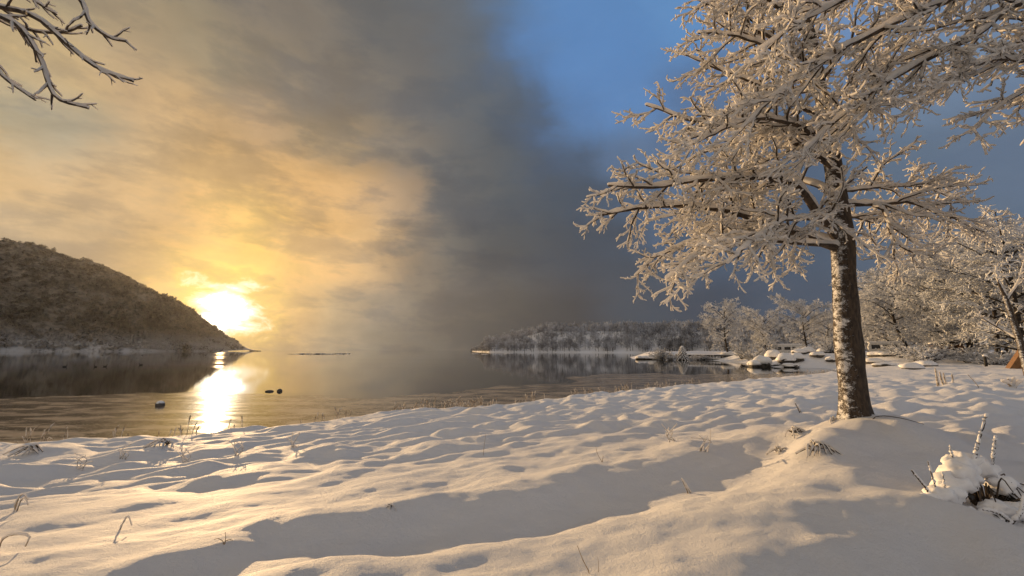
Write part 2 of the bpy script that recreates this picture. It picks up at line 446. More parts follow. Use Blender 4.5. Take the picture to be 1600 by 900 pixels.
# ------------------------------------------------------------------ the lake shore
SHORE_PX = [(0, 703), (150, 692), (270, 689), (330, 682), (450, 672), (560, 656), (650, 645), (760, 640), (900, 622), (1000, 612),
            (1100, 603), (1190, 595), (1260, 588), (1306, 583.5)]
SHORE = [np.array([-62., -20.]), np.array([-32., 2.0])] + [G(x, y)[:2] for x, y in SHORE_PX]
SHORE += [G(1312, 579)[:2], G(1290, 575)[:2], G(1230, 574)[:2], G(1180, 572.5)[:2], G(1166, 567)[:2], G(1100, 562)[:2], G(1040, 562)[:2], G(990, 561)[:2], G(985, 558)[:2], np.array([52., 190.]), np.array([110., 235.])]
SHORE = np.array(SHORE)
LAND = np.concatenate([SHORE, [[400, 260], [400, -120], [-120, -120]]])

def shore_distance(x, y):      # metres inland (negative over the lake)
    best = np.full(x.shape, 1e9)
    for (ax, ay), (bx, by) in zip(SHORE[:-1], SHORE[1:]):
        dx, dy = bx - ax, by - ay
        t = np.clip(((x - ax) * dx + (y - ay) * dy) / (dx * dx + dy * dy), 0, 1)
        best = np.minimum(best, np.hypot(x - ax - t * dx, y - ay - t * dy))
    ins = np.zeros(x.shape, bool)
    n = len(LAND)
    for i in range(n):
        (ax, ay), (bx, by) = LAND[i], LAND[(i + 1) % n]
        c = ((ay > y) != (by > y)) & (x < (bx - ax) * (y - ay) / (by - ay + 1e-12) + ax)
        ins ^= c
    return np.where(ins, best, -best)

TREE = np.array([6.75, 8.5])
BUSH = G(1535, 800, 1.45)[:2]
PROFILE_S = [-3, -0.6, 0, 0.5, 1.2, 3, 8, 10.8, 13.0, 13.75, 14.55, 14.85, 15.35, 16.4, 18, 24, 40]
PROFILE_Z = [-0.7, -0.25, -0.03, 0.2, 0.33, 0.45, 0.66, 0.82, 1.04, 1.20, 1.04, 1.11, 1.36, 1.46, 1.50, 1.55, 1.7]
SOFT_Z = [-0.7, -0.25, -0.03, 0.2, 0.33, 0.45, 0.66, 0.82, 1.02, 1.14, 1.12, 1.17, 1.33, 1.45, 1.50, 1.55, 1.7]
PLAIN_Z = [-0.7, -0.25, -0.03, 0.2, 0.33, 0.45, 0.70, 0.90, 1.00, 1.03, 1.08, 1.11, 1.15, 1.20, 1.28, 1.4, 1.7]

def ground(x, y):
    x = np.asarray(x, float); y = np.asarray(y, float)
    s0 = shore_distance(x, y)
    s = s0 - 0.24 * np.clip(x, -7, 3.5) * sst(7, 11, s0) + 0.32 * fbm(x * 0.35, y * 0.35, 2) * sst(3, 9, s0) + 0.35 * fbm(x * 1.3 + 5, y * 1.3, 2) * sst(13, 9, s0)
    def prof(z):
        return (np.interp(s, PROFILE_S, z) + np.interp(s - 0.17, PROFILE_S, z) + np.interp(s + 0.17, PROFILE_S, z)) / 3
    wl = sst(9.0, 4.0, x) * sst(45, 25, y)
    dip = sst(-4.2, -1.2, x)
    h = (prof(PROFILE_Z) * dip + prof(SOFT_Z) * (1 - dip)) * wl + prof(PLAIN_Z) * (1 - wl)
    far = sst(50, 75, y)
    h = h * (1 - far) + far * (2.35 * sst(-0.5, 9, s0) - 0.3 * sst(0, -3, s0))
    # tussocks under the snow on the lower bank
    u = (x * 0.81 + y * 0.59); v = (-x * 0.59 + y * 0.81)
    nb = np.abs(pnoise(u * 0.55 + 0.4 * pnoise(u, v), v * 1.05)); nb2 = np.abs(pnoise(u * 1.3 + 9, v * 2.1 + 3))
    low = sst(0.1, 1.5, s0) * (1 - 0.9 * sst(9.5, 12.6, s0 - 0.24 * np.clip(x, -7, 3.5)) * wl) * (1 - 0.75 * far)
    h = h + low * (0.42 * np.sqrt(nb ** 2 + 0.006) + 0.13 * np.sqrt(nb2 ** 2 + 0.006) - 0.10)
    up = sst(9, 13, s0) * wl
    h = h + up * (0.11 * fbm(u * 0.5, v * 0.7, 3) + 0.022 * fbm(u * 2.2, v * 3.2, 3))
    h = h + (1 - wl) * (1 - far) * sst(9, 14, s0) * (0.17 * fbm(u * 0.4, v * 0.6, 3) + 0.05 * np.abs(pnoise(u * 1.6, v * 1.8)))
    # the mound that carries the tree and its skirt of buried plants
    d = np.hypot(x - TREE[0], (y - TREE[1]))
    h = h + 0.54 * np.exp(-(d / 1.6) ** 2) + 0.14 * np.exp(-(np.hypot(x - 5.2, y - 7.5) / 0.6) ** 2) + 0.12 * np.exp(-(np.hypot(x - 4.7, y - 6.9) / 0.45) ** 2)
    # the ground falls away on the near right, behind the crest
    h = h - 0.42 * sst(16.6, 19.4, s0) * sst(0.2, 2.6, x) * (1 - 0.5 * sst(5, 9, x))
    db = np.hypot(x - BUSH[0], y - BUSH[1]); h = h + 0.14 * np.exp(-(db / 0.7) ** 2)
    return h

def spaced(lo, hi, c, fine, growth):
    out = [c]; p = c
    while p < hi: p += math.hypot(fine, growth * (p - c)); out.append(p)
    p = c; neg = []
    while p > lo: p -= math.hypot(fine, growth * (p - c)); neg.append(p)
    return np.array(neg[::-1] + out)

def build_ground():
    xs = spaced(-60, 330, 0.5, 0.05, 0.0155); ys = spaced(-8, 250, 4.5, 0.045, 0.0135)
    X, Y = np.meshgrid(xs, ys)
    Z = ground(X, Y)
    nx, ny = len(xs), len(ys)
    i = np.arange(nx - 1)[None, :] + (np.arange(ny - 1) * nx)[:, None]
    keep = np.maximum.reduce([Z[:-1, :-1], Z[1:, :-1], Z[:-1, 1:], Z[1:, 1:]]) > -0.35
    i = i[keep]
    q = np.stack([i, i + 1, i + 1 + nx, i + nx], -1)
    used = np.unique(q); rem = np.full(nx * ny, -1); rem[used] = np.arange(len(used))
    v = np.stack([X.ravel(), Y.ravel(), Z.ravel()], -1)[used]
    o = link('snow_ground', mesh_np('snow_ground', v, rem[q]), 'snow')
    tag(o, kind='structure')
build_ground()

def flat_sheet(name, pts, z, mat):
    bm = bmesh.new(); vs = [bm.verts.new((p[0], p[1], z)) for p in pts]
    f = bm.faces.new(vs)
    if f.normal.z < 0: f.normal_flip()
    bmesh.ops.triangulate(bm, faces=[f])
    me = bpy.data.meshes.new(name); bm.to_mesh(me); bm.free()
    o = link(name, me, mat, smooth=False); o['kind'] = 'structure'
    return o
flat_sheet('lake', [(-2500, -60), (1500, -60), (1500, 2000), (-2500, 2000)], 0.0, 'water')

def ice_outline():
    edge = [(-200, 632), (0, 623), (120, 619), (230, 613), (300, 612), (420, 617), (520, 620), (600, 622), (690, 615), (740, 608), (800, 602), (862, 600), (905, 596), (880, 591), (935, 585), (1010, 584), (1090, 584.5), (1160, 585), (1240, 583), (1300, 582)]
    pts = []
    P2 = [G(x, y)[:2] for x, y in edge]
    for a, b in zip(P2[:-1], P2[1:]):
        m = max(2, int(np.linalg.norm(b - a) / 0.4)); m = min(m, 60)
        for t in np.arange(m) / m:
            p = a + (b - a) * t; pts.append(p + np.array([0, 0.055 * p[1] * float(fbm(np.array(p[0] * .3), np.array(p[1] * .3), 5))]))
    pts.append(P2[-1])
    back = [p + np.array([0.59, -0.81]) * 1.5 for p in SHORE[:18 - 2][::-1]]
    return pts + back
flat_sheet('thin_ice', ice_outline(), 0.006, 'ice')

# ------------------------------------------------------------------ far land: the hill on the left, the wooded shore on the right
HILL_LINE = [(-700, 470), (-420, 400), (-150, 372), (0, 379), (60, 382), (130, 400), (200, 430), (260, 462), (300, 488), (335, 515), (360, 533), (376, 545)]
HILL_D = 1000.0
def build_hill():
    az = np.array([math.atan2(*(ray(x, y)[:2])) for x, y in HILL_LINE])
    hh = np.array([P(x, y, HILL_D)[2] for x, y in HILL_LINE]) - 5.0
    hh[-1] = 2
    xs_line = np.array([P(x, y, HILL_D)[0] for x, y in HILL_LINE])
    na, nd = 240, 90
    X = np.linspace(-2300, xs_line[-1] + 6, na); T = np.linspace(0, 1, nd)
    XX, TT = np.meshgrid(X, T)
    crest = np.interp(XX, xs_line, hh)
    width = 80 + crest * 2.6
    wob = fbm(XX * 0.006, XX * 0.0 + 3.3, 3)
    YY = HILL_D - width * 0.75 * (1 - 2 * TT) + 30 * wob
    prof = np.where(TT < 0.5, sst(-0.1, 0.56, TT) * 1.02 - 0.02, sst(1.1, 0.44, TT))
    ZZ = crest * np.clip(prof, 0, 1) * (1 + 0.10 * fbm(XX * 0.012, YY * 0.012, 4)) - 1.0 * (TT < 0.01) - 3 * (TT > 0.98)
    ZZ = np.where(TT < 0.01, -1.0, ZZ + 0.8)
    i = np.arange(na - 1)[None, :] + (np.arange(nd - 1) * na)[:, None]
    q = np.stack([i, i + 1, i + 1 + na, i + na], -1).reshape(-1, 4)
    o = link('hill', mesh_np('hill', np.stack([XX.ravel(), YY.ravel(), ZZ.ravel()], -1), q), 'hill_wood'); o['kind'] = 'structure'
    # crowns standing close together over the near face
    V = np.stack([XX, YY, ZZ], -1)
    pts = []
    while len(pts) < 9500:
        a, t = rng.uniform(0.30, 1) * (na - 2), rng.uniform(0.0, 0.62) ** 1.0 * (nd - 2)
        p = V[int(t), int(a)] * 1.0
        if p[2] < 0.3: continue
        pts.append(p + np.array([rng.normal() * 2, rng.normal() * 2, 0]))
    pts = np.array(pts)
    size = rng.uniform(2.8, 5.8, len(pts)) * np.clip(1.15 - pts[:, 2] / 500, 0.6, 1.2)
    size *= np.clip((xs_line[-1] + 30 - pts[:, 0]) / 60, 0.45, 1)
    v, q = crown_cloud(pts, size, 26)
    o = link('hillside_wood', mesh_np('hillside_wood', v, tris=q), 'hill_wood', smooth=False)
    tag(o, 'bare brown winter wood covering the dark hill left of the sun', 'wood', kind='stuff')

def crown_cloud(centres, size, k, squash=0.8):
    """k small leaf-clump triangles through the volume of each crown"""
    n = len(centres)
    d = rng.normal(size=(n, k, 3)); d /= np.linalg.norm(d, axis=2, keepdims=True)
    r = rng.uniform(0.35, 1.0, (n, k, 1)) ** 0.6
    c = centres[:, None, :] + d * r * size[:, None, None] * np.array([1, 1, squash]) + np.array([0, 0, 1.0]) * (size * squash * 0.75)[:, None, None]
    e = size[:, None, None] * 0.34
    a = rng.normal(size=(n, k, 3)) * e; b = rng.normal(size=(n, k, 3)) * e; g = rng.normal(size=(n, k, 3)) * e
    v = np.stack([c + a, c + b, c + g], 2).reshape(-1, 3)
    return v, np.arange(len(v)).reshape(-1, 3)
build_hill()

# ------------------------------------------------------------------ branching
def unit(v): return v / (math.sqrt(v[0] * v[0] + v[1] * v[1] + v[2] * v[2]) + 1e-9)

def spline(pts, n):            # Catmull-Rom resample
    p = np.array(pts, float)
    if len(p) == 2: return p[0] + (p[1] - p[0]) * np.linspace(0, 1, n)[:, None]
    e = np.concatenate([[2 * p[0] - p[1]], p, [2 * p[-1] - p[-2]]])
    out = []
    for t in np.linspace(0, len(p) - 1 - 1e-6, n):
        i = int(t); f = t - i; a, b, c, d = e[i:i + 4]
        out.append(0.5 * (2 * b + (c - a) * f + (2 * a - 5 * b + 4 * c - d) * f * f + (3 * b - a - 3 * c + d) * f ** 3))
    return np.array(out)

def sprout(pts, rad, spacing, t0, angle, length, n, rr, wig, lift, flat=0.6, tip_keep=0.35, jitter=0.35):
    """children of one branch: list of (pts, rad)"""
    seg = np.linalg.norm(np.diff(pts, axis=0), axis=1); s = np.concatenate([[0], np.cumsum(seg)]); L = s[-1]
    out = []; pos = L * t0 + rng.uniform(0, spacing); side = rng.choice([-1, 1])
    while pos < L:
        t = pos / L
        c = np.array([np.interp(pos, s, pts[:, k]) for k in range(3)])
        i = min(int(np.searchsorted(s, pos)), len(pts) - 1); tan = unit(pts[i] - pts[i - 1])
        lat = np.array([tan[1], -tan[0], 0.0]); lat = unit(lat) if np.linalg.norm(lat) > 0.05 else unit(rng.normal(size=3))
        upv = np.array([lat[1] * tan[2] - lat[2] * tan[1], lat[2] * tan[0] - lat[0] * tan[2], lat[0] * tan[1] - lat[1] * tan[0]])
        roll = float(np.clip(rng.normal() * (1 - flat) * 1.6, -1.0, 1.0))
        sd = lat * side * math.cos(roll) + upv * math.sin(roll)
        a = angle * (1 + rng.normal() * 0.25)
        d = unit(tan * math.cos(a) + sd * math.sin(a))
        l = length * (1 - (1 - tip_keep) * t) * (1 + rng.uniform(-jitter, jitter))
        q = [c]; step = l / (n - 1)
        for j in range(n - 1):
            d = unit(d + rng.normal(size=3) * wig + np.array([0, 0, lift * (j / n - 0.35)]))
            q.append(q[-1] + d * step)
        r0 = min(rr, 0.75 * float(np.interp(pos, s, rad)))
        out.append((np.array(q), np.linspace(r0, r0 * 0.4, n)))
        side = -side; pos += spacing * rng.uniform(0.6, 1.4)
    return out

def snow_on(pts, rad, add, frac=0.8, lump=0.28):
    """the ridge of snow lying along the upper side of branches: pts (B,n,3), rad (B,n)"""
    tan = np.gradient(pts, axis=1); tan /= np.linalg.norm(tan, axis=2, keepdims=True) + 1e-9
    level = np.sqrt(np.clip(1 - tan[..., 2] ** 2, 0.05, 1))
    up = np.array([0, 0, 1.0]) - tan * tan[..., 2:3]; up /= np.linalg.norm(up, axis=2, keepdims=True) + 1e-9
    r = (rad * frac + add * (0.35 + 0.65 * level)) * (1 + rng.uniform(-lump, lump, rad.shape))
    r[:, -1] *= 0.8
    p = pts + up * (rad * 0.62 + add * 0.72 * level)[..., None]
    # rounded ends
    e = p[:, -1] + (p[:, -1] - p[:, -2]) / (np.linalg.norm(p[:, -1] - p[:, -2], axis=1, keepdims=True) + 1e-9) * r[:, -1:] * 0.8
    p = np.concatenate([p, e[:, None]], 1); r = np.concatenate([r, r[:, -1:] * 0.25], 1)
    return p, r

def stack(brs): return np.stack([b[0] for b in brs]), np.stack([b[1] for b in brs])

def limb_meshes(main, levels, snow_add, sides=(10, 5, 3, 3), snow_sides=(8, 5, 4, 3)):
    """main (pts,rad); levels: list of sprout settings. Returns limb, twig and snow meshes"""
    gen = [[main]]
    for lv in levels:
        nxt = []
        for b in gen[-1]: nxt += sprout(b[0], b[1], **lv)
        if len(gen) == 1: pass
        gen.append(nxt)
    bark0 = tubes(*stack(gen[0]), sides[0])
    bark = [tubes(*stack(g), sides[i + 1]) for i, g in enumerate(gen[1:]) if g]
    snow = []
    for i, g in enumerate(gen):
        if g:
            p, r = snow_on(*stack(g), snow_add[i]); snow.append(tubes(p, r, snow_sides[i]))
    return bark0, (gather(bark) if bark else None), gather(snow)

def add_limb(tree, main, levels, snow_add, **kw):
    b0, tw, sn = limb_meshes(main, levels, snow_add, **kw)
    o = link('limb', mesh_np('limb', *b0), 'bark', tree)
    if tw is not None: link('twigs', mesh_np('twigs', *tw), 'bark', o)
    link('branch_snow', mesh_np('branch_snow', *sn), 'twig_snow', o)
    return o

LV = [dict(spacing=0.19, t0=0.10, angle=0.80, length=1.30, n=9, rr=0.022, wig=0.13, lift=0.02, flat=0.32, tip_keep=0.40),
      dict(spacing=0.11, t0=0.12, angle=0.75, length=0.44, n=5, rr=0.008, wig=0.17, lift=0.12, flat=0.35, tip_keep=0.5),
      dict(spacing=0.062, t0=0.12, angle=0.80, length=0.105, n=3, rr=0.0035, wig=0.28, lift=0.35, flat=0.2, tip_keep=0.7)]
SN = (0.026, 0.0170, 0.0155, 0.0160)

def limb_path(pix, n=26):      # [(px,py,fwd)] -> smooth 3D path with small kinks
    p = spline([P(*q) for q in pix], n)
    k = rng.normal(size=(n, 3)) * 0.022; k[0] = 0
    return p + np.cumsum(k, 0) * 0.45

# ------------------------------------------------------------------ the big tree on the mound
def big_tree():
    D = 8.5
    base_z = float(ground(np.array([TREE[0]]), np.array([TREE[1]]))[0])
    t = empty('snow_laden_tree', (0, 0, 0), label='tall bare tree with snow-plastered trunk standing on the snowy mound', cat='tree')
    tp = [(1340, 668, D), (1337, 640, D), (1326, 540, D), (1319, 430, D), (1314, 350, D + .05), (1303, 270, D + .1), (1292, 200, D + .2), (1276, 110, D + .3), (1262, 30, D + .35), (1250, -70, D + .4), (1238, -190, D + .5), (1230, -330, D + .5)]
    path = spline([P(*q) for q in tp], 60)
    path[0, 2] = min(path[0, 2], base_z - 0.25)
    tt = np.linspace(0, 1, 60)
    rad = np.interp(tt, [0, 0.05, 0.10, 0.2, 0.36, 0.45, 0.6, 0.75, 1], [0.37, 0.28, 0.245, 0.22, 0.195, 0.165, 0.125, 0.09, 0.04])
    rad = rad * (1 + 0.05 * np.sin(tt * 41) + rng.normal(size=60) * 0.012)
    v, q = tubes(path[None], rad[None], 28)
    n = pnoise(v[:, 2] * 1.7, np.arctan2(v[:, 1] - 8.5, v[:, 0] - 6.7) * 1.6) * 0.03 + pnoise(v[:, 2] * 5, np.arctan2(v[:, 1] - 8.5, v[:, 0] - 6.7) * 4) * 0.012
    c = np.repeat(path, 28, 0); d = v - c; v = c + d * (1 + n[:, None] / np.linalg.norm(d, axis=1, keepdims=True).clip(0.05))
    th = np.arctan2(d[:, 1], d[:, 0]); low = sst(base_z + 0.75, base_z - 0.1, v[:, 2])
    v = v + d * (low * (0.02 + 0.20 * np.cos(th * 5 + 0.6) * (0.6 + 0.4 * np.cos(th * 2))))[:, None] * np.array([1, 1, 0])
    link('trunk', mesh_np('trunk', v, q), 'trunk', t)
    limbs = [  # (pixel path with distance ahead, base radius)
     ([(1308, 388, D), (1250, 366, D - .2), (1200, 347, D - .4), (1130, 328, D - .5), (1060, 322, D - .6), (1000, 328, D - .6), (940, 338, D - .5)], 0.085),
     ([(1308, 372, D), (1270, 325, D - .2), (1238, 288, D - .4), (1170, 281, D - .8), (1100, 283, D - 1.2), (1020, 292, D - 1.4), (950, 288, D - 1.5)], 0.085),
     ([(1312, 380, D), (1230, 360, D + .6), (1150, 362, D + 1.0), (1080, 376, D + 1.2), (1020, 402, D + 1.2), (985, 432, D + 1.2)], 0.055),
     ([(1310, 384, D), (1240, 378, D - .6), (1170, 376, D - 1.2), (1100, 400, D - 1.6), (1050, 440, D - 1.8)], 0.05),
     ([(1316, 318, D), (1365, 319, D - .1), (1420, 314, D - .1), (1470, 332, D), (1525, 362, D + .2)], 0.05),
     ([(1362, 319, D - .1), (1388, 332, D - .3), (1396, 365, D - .4), (1420, 392, D - .5), (1462, 405, D - .6)], 0.035),
     ([(1312, 300, D), (1370, 292, D + .5), (1440, 290, D + .9), (1500, 312, D + 1.2)], 0.035),
     ([(1310, 335, D), (1350, 345, D + 1.0), (1390, 350, D + 1.8), (1430, 372, D + 2.2)], 0.035),
     ([(1308, 300, D), (1240, 280, D + .8), (1160, 300, D + 1.5), (1090, 330, D + 2), (1020, 345, D + 2.2)], 0.05),
     ([(1308, 330, D), (1280, 345, D - 1.0), (1230, 352, D - 1.8), (1190, 385, D - 2.3), (1150, 420, D - 2.6)], 0.045),
     ([(1302, 262, D), (1230, 222, D - .3), (1150, 205, D - .5), (1070, 190, D - .6), (1005, 170, D - .6)], 0.06),
     ([(1298, 240, D), (1250, 215, D + .8), (1180, 215, D + 1.5), (1110, 235, D + 1.9), (1060, 262, D + 2)], 0.05),
     ([(1296, 225, D), (1250, 195, D - .9), (1190, 180, D - 1.7), (1130, 200, D - 2.2), (1080, 225, D - 2.4)], 0.05),
     ([(1290, 190, D + .1), (1210, 145, D), (1130, 112, D), (1062, 80, D)], 0.05),
     ([(1284, 160, D + .1), (1230, 120, D + .9), (1160, 120, D + 1.6), (1100, 145, D + 2)], 0.045),
     ([(1280, 140, D + .2), (1230, 90, D - .8), (1160, 60, D - 1.5), (1100, 55, D - 2)], 0.045),
     ([(1274, 105, D + .2), (1200, 55, D), (1130, 20, D - .2), (1080, -5, D - .3)], 0.045),
     ([(1268, 60, D + .3), (1210, 0, D - .6), (1150, -40, D - 1.0), (1100, -60, D - 1.3)], 0.045),
     ([(1266, 50, D + .3), (1200, 0, D + 1), (1130, -20, D + 1.6), (1080, -30, D + 2)], 0.045),
     ([(1286, 175, D + .1), (1330, 130, D + .4), (1380, 100, D + .9), (1440, 90, D + 1.3)], 0.045),
     ([(1278, 130, D + .2), (1320, 80, D - .4), (1370, 40, D - .9), (1430, 10, D - 1.3)], 0.045),
     ([(1294, 215, D), (1320, 190, D - 1), (1340, 175, D - 2), (1370, 175, D - 2.8)], 0.045),
     ([(1268, 70, D + .3), (1300, 10, D + 1.2), (1350, -20, D + 2), (1410, -30, D + 2.6)], 0.045),
     ([(1252, -50, D + .4), (1180, -120, D), (1120, -150, D)], 0.045),
     ([(1248, -80, D + .4), (1310, -150, D), (1380, -170, D)], 0.045),
     ([(1240, -160, D + .4), (1200, -260, D - .5), (1150, -300, D - 1)], 0.04),
     ([(1240, -160, D + .4), (1280, -270, D + .8), (1330, -330, D + 1.2)], 0.04),
    ]
    for k, (pix, r0) in enumerate(limbs):
        p = limb_path(pix)
        rad = np.linspace(r0, max(0.012, r0 * 0.22), len(p))
        lv = [dict(LV[0], t0=0.20, spacing=0.18), LV[1], LV[2]] if k < 10 else LV if k < 23 else [dict(l, spacing=l['spacing'] * 1.6) for l in LV]
        add_limb(t, (p, rad), lv, SN)
big_tree()

def right_tree():
    D = 6.2
    x0, y0 = 11.2, 6.6
    z0 = float(ground(np.array([x0]), np.array([y0]))[0])
    t = empty('neighbour_tree', (0, 0, 0), label='snowy tree outside the right edge whose boughs sweep across the upper right', cat='tree')
    path = spline([(x0, y0, z0 - .2), (x0, y0, z0 + 1.5), (x0 - .15, y0 + .05, z0 + 4), (x0 - .3, y0, z0 + 7), (x0 - .2, y0, z0 + 10)], 30)
    link('trunk', mesh_np('trunk', *tubes(path[None], np.linspace(0.30, 0.06, 30)[None], 20)), 'trunk', t)
    A = path[14]; B = path[19]; Cc = path[23]; E = path[10]
    def mk(a, *pix): return spline([a] + [P(*q) for q in pix], 26)
    limbs = [
     (mk(A, (1640, 20, D), (1520, 60, D - .2), (1400, 120, D - .3), (1310, 190, D - .3), (1250, 250, D - .3)), 0.06),
     (mk(A, (1620, -40, D), (1480, 0, D - .4), (1350, 60, D - .6), (1240, 130, D - .7), (1170, 200, D - .7)), 0.06),
     (mk(B, (1600, -100, D), (1440, -50, D - .6), (1300, 10, D - 1), (1190, 80, D - 1.2)), 0.06),
     (mk(B, (1560, -140, D + .5), (1380, -110, D + .3), (1230, -50, D), (1120, 10, D)), 0.055),
     (mk(A, (1650, 60, D + .8), (1560, 90, D + 1), (1470, 130, D + 1.2), (1400, 180, D + 1.3)), 0.045),
     (mk(E, (1680, 150, D + .2), (1620, 140, D + .2), (1570, 165, D + .2), (1530, 200, D + .2)), 0.03),
     (mk(E, (1690, 110, D - .4), (1610, 95, D - .5), (1530, 100, D - .6), (1450, 150, D - .6)), 0.035),
     (mk(B, (1600, -60, D + 1.5), (1500, -30, D + 2), (1400, 20, D + 2.4), (1330, 90, D + 2.6)), 0.045),
     (mk(Cc, (1600, -200, D), (1400, -190, D - .5), (1250, -140, D - .8)), 0.05),
    ]
    for p, r0 in limbs:
        p = p + np.cumsum(rng.normal(size=p.shape) * 0.02, 0) * 0.45 * np.linspace(0, 1, len(p))[:, None]
        add_limb(t, (p, np.linspace(r0, 0.010, len(p))), [dict(LV[0], angle=0.5, length=1.25, t0=0.2, spacing=0.2), dict(LV[1], angle=0.6, spacing=0.12), dict(LV[2], spacing=0.075)], SN)
right_tree()

def left_tree():
    x0, y0 = -8.3, 3.9
    z0 = float(ground(np.array([x0]), np.array([y0]))[0])
    t = empty('shore_tree', (0, 0, 0), label='bare tree beyond the left edge with drooping snow-lined branches at top left', cat='tree')
    path = spline([(x0, y0, z0 - .3), (x0 + .1, y0, z0 + 2), (x0 + .1, y0 + .1, z0 + 4.5), (x0, y0, z0 + 8)], 26)
    link('trunk', mesh_np('trunk', *tubes(path[None], np.linspace(0.24, 0.05, 26)[None], 18)), 'trunk', t)
    A, B = path[13], path[16]
    D = 4.6
    def mk(a, *pix): return spline([a] + [P(*q) for q in pix], 24)
    limbs = [
     (mk(A, (-160, 0, D), (0, 12, D), (60, 30, D), (100, 65, D), (150, 105, D), (208, 127, D)), 0.028),
     (mk(A, (-140, -10, D - .1), (-20, 20, D - .1), (30, 42, D - .1), (62, 90, D - .1), (85, 150, D - .1), (138, 169, D - .1)), 0.026),
     (mk(A, (-150, 60, D + .1), (-30, 80, D + .1), (5, 120, D + .1), (55, 156, D + .1)), 0.02),
     (mk(B, (-60, -60, D), (80, -40, D), (125, 0, D), (140, 35, D), (170, 58, D), (198, 65, D)), 0.024),
     (mk(B, (-100, -50, D + .2), (20, -25, D + .2), (60, 5, D + .2), (88, 22, D + .2)), 0.02),
     (mk(A, (-150, 10, D + .2), (-10, 25, D + .2), (50, 48, D + .2), (100, 50, D + .2), (128, 40, D + .2)), 0.02),
    ]
    for p, r0 in limbs:
        add_limb(t, (p, np.linspace(r0 * 1.2, 0.013, len(p))), [dict(spacing=0.13, t0=0.40, angle=0.5, length=0.42, n=7, rr=0.015, wig=0.10, lift=0.0, flat=0.2, tip_keep=0.5),
                 dict(spacing=0.16, t0=0.3, angle=0.6, length=0.12, n=5, rr=0.009, wig=0.12, lift=0.1, flat=0.2)], (0.007, 0.005, 0.004), sides=(8, 6, 5), snow_sides=(7, 6, 5))
left_tree()

# ------------------------------------------------------------------ frosted trees further off
def frost_tree_meshes(h, spread, seed, dense=1.3, twig=0.055):
    """a whole bare tree with rime on every twig, foot at the origin"""
    global rng
    keep = rng; rng = np.random.default_rng(seed)
    lean = rng.normal(size=2) * 0.03
    trunk = spline([(0, 0, -0.4), (lean[0] * h, lean[1] * h, h * 0.3), (lean[0] * h * 1.5, lean[1] * h, h * 0.62), (0, 0, h * 0.93)], 16)
    tr = np.linspace(h * 0.021, h * 0.004, 16)
    limbs = []
    n = int(17 * dense)
    for i in range(n):
        t = 0.16 + 0.78 * (i / n) + rng.uniform(-.02, .02)
        c = trunk[min(15, int(t * 15))]
        a = i * 2.4 + rng.normal() * 0.3
        out = np.array([math.cos(a), math.sin(a), 0])
        L = spread * math.sin(math.pi * min(1, 0.25 + 0.72 * (1 - t) ** 0.8)) * rng.uniform(0.75, 1.15) + 0.08 * h
        up = 0.25 + 0.9 * t
        p = spline([c, c + out * L * 0.5 + np.array([0, 0, L * up * 0.42]), c + out * L + np.array([0, 0, L * up * 0.62])], 9)
        limbs.append((p + np.cumsum(rng.normal(size=p.shape) * 0.01 * h * 0.3, 0) * 0.5, np.linspace(h * 0.008, h * 0.0025, 9)))
    s = h / 12.0
    l1, l2, l3 = [], [], []
    for b in limbs: l1 += sprout(b[0], b[1], spacing=0.42 * s / dense, t0=0.2, angle=0.75, length=1.9 * s, n=5, rr=0.03 * s, wig=0.14, lift=0.25, flat=0.25, tip_keep=0.5)
    for b in l1: l2 += sprout(b[0], b[1], spacing=0.30 * s / dense, t0=0.15, angle=0.75, length=0.85 * s, n=4, rr=0.02 * s, wig=0.18, lift=0.25, flat=0.2, tip_keep=0.6)
    for b in l2[::1]: l3 += sprout(b[0], b[1], spacing=0.19 * s / dense, t0=0.2, angle=0.8, length=0.40 * s, n=3, rr=0.02 * s, wig=0.2, lift=0.2, flat=0.2, tip_keep=0.7)
    tw = [tubes(*stack(l1), 4)]
    P2, R2 = stack(l2); tw.append(tubes(P2, R2 * 0 + twig * s * np.linspace(1.0, 0.6, 4), 3))
    if l3:
        P3, R3 = stack(l3); tw.append(tubes(P3, R3 * 0 + twig * s * np.linspace(0.9, 0.6, 3), 3))
    a = mesh_np('trunk', *gather([tubes(trunk[None], tr[None], 9), tubes(*stack(limbs), 5)]))
    b = mesh_np('crown', *gather(tw))
    rng = keep
    return a, b

PROTO = [frost_tree_meshes(12, 4.4, 11), frost_tree_meshes(12, 5.0, 12), frost_tree_meshes(12, 4.0, 13), frost_tree_meshes(12, 5.6, 14)]
for a, b in PROTO:
    a.materials.append(M['dark_trunk']); b.materials.append(M['frost'])

def frost_tree(name, kind, px, base_y, dist, height, label, group, rz=0.0, wide=1.0):
    x = ray(px, base_y)[0] / ray(px, base_y)[1] * dist
    z = float(ground(np.array([x]), np.array([dist]))[0])
    t = empty(name, (x, dist, z), rz, label, 'tree', group)
    t.scale = (height / 12 * wide, height / 12 * wide, height / 12)
    for nm, me in zip(('trunk', 'crown'), PROTO[kind]):
        o = bpy.data.objects.new(nm, me); COL.objects.link(o); o.parent = t
    return t

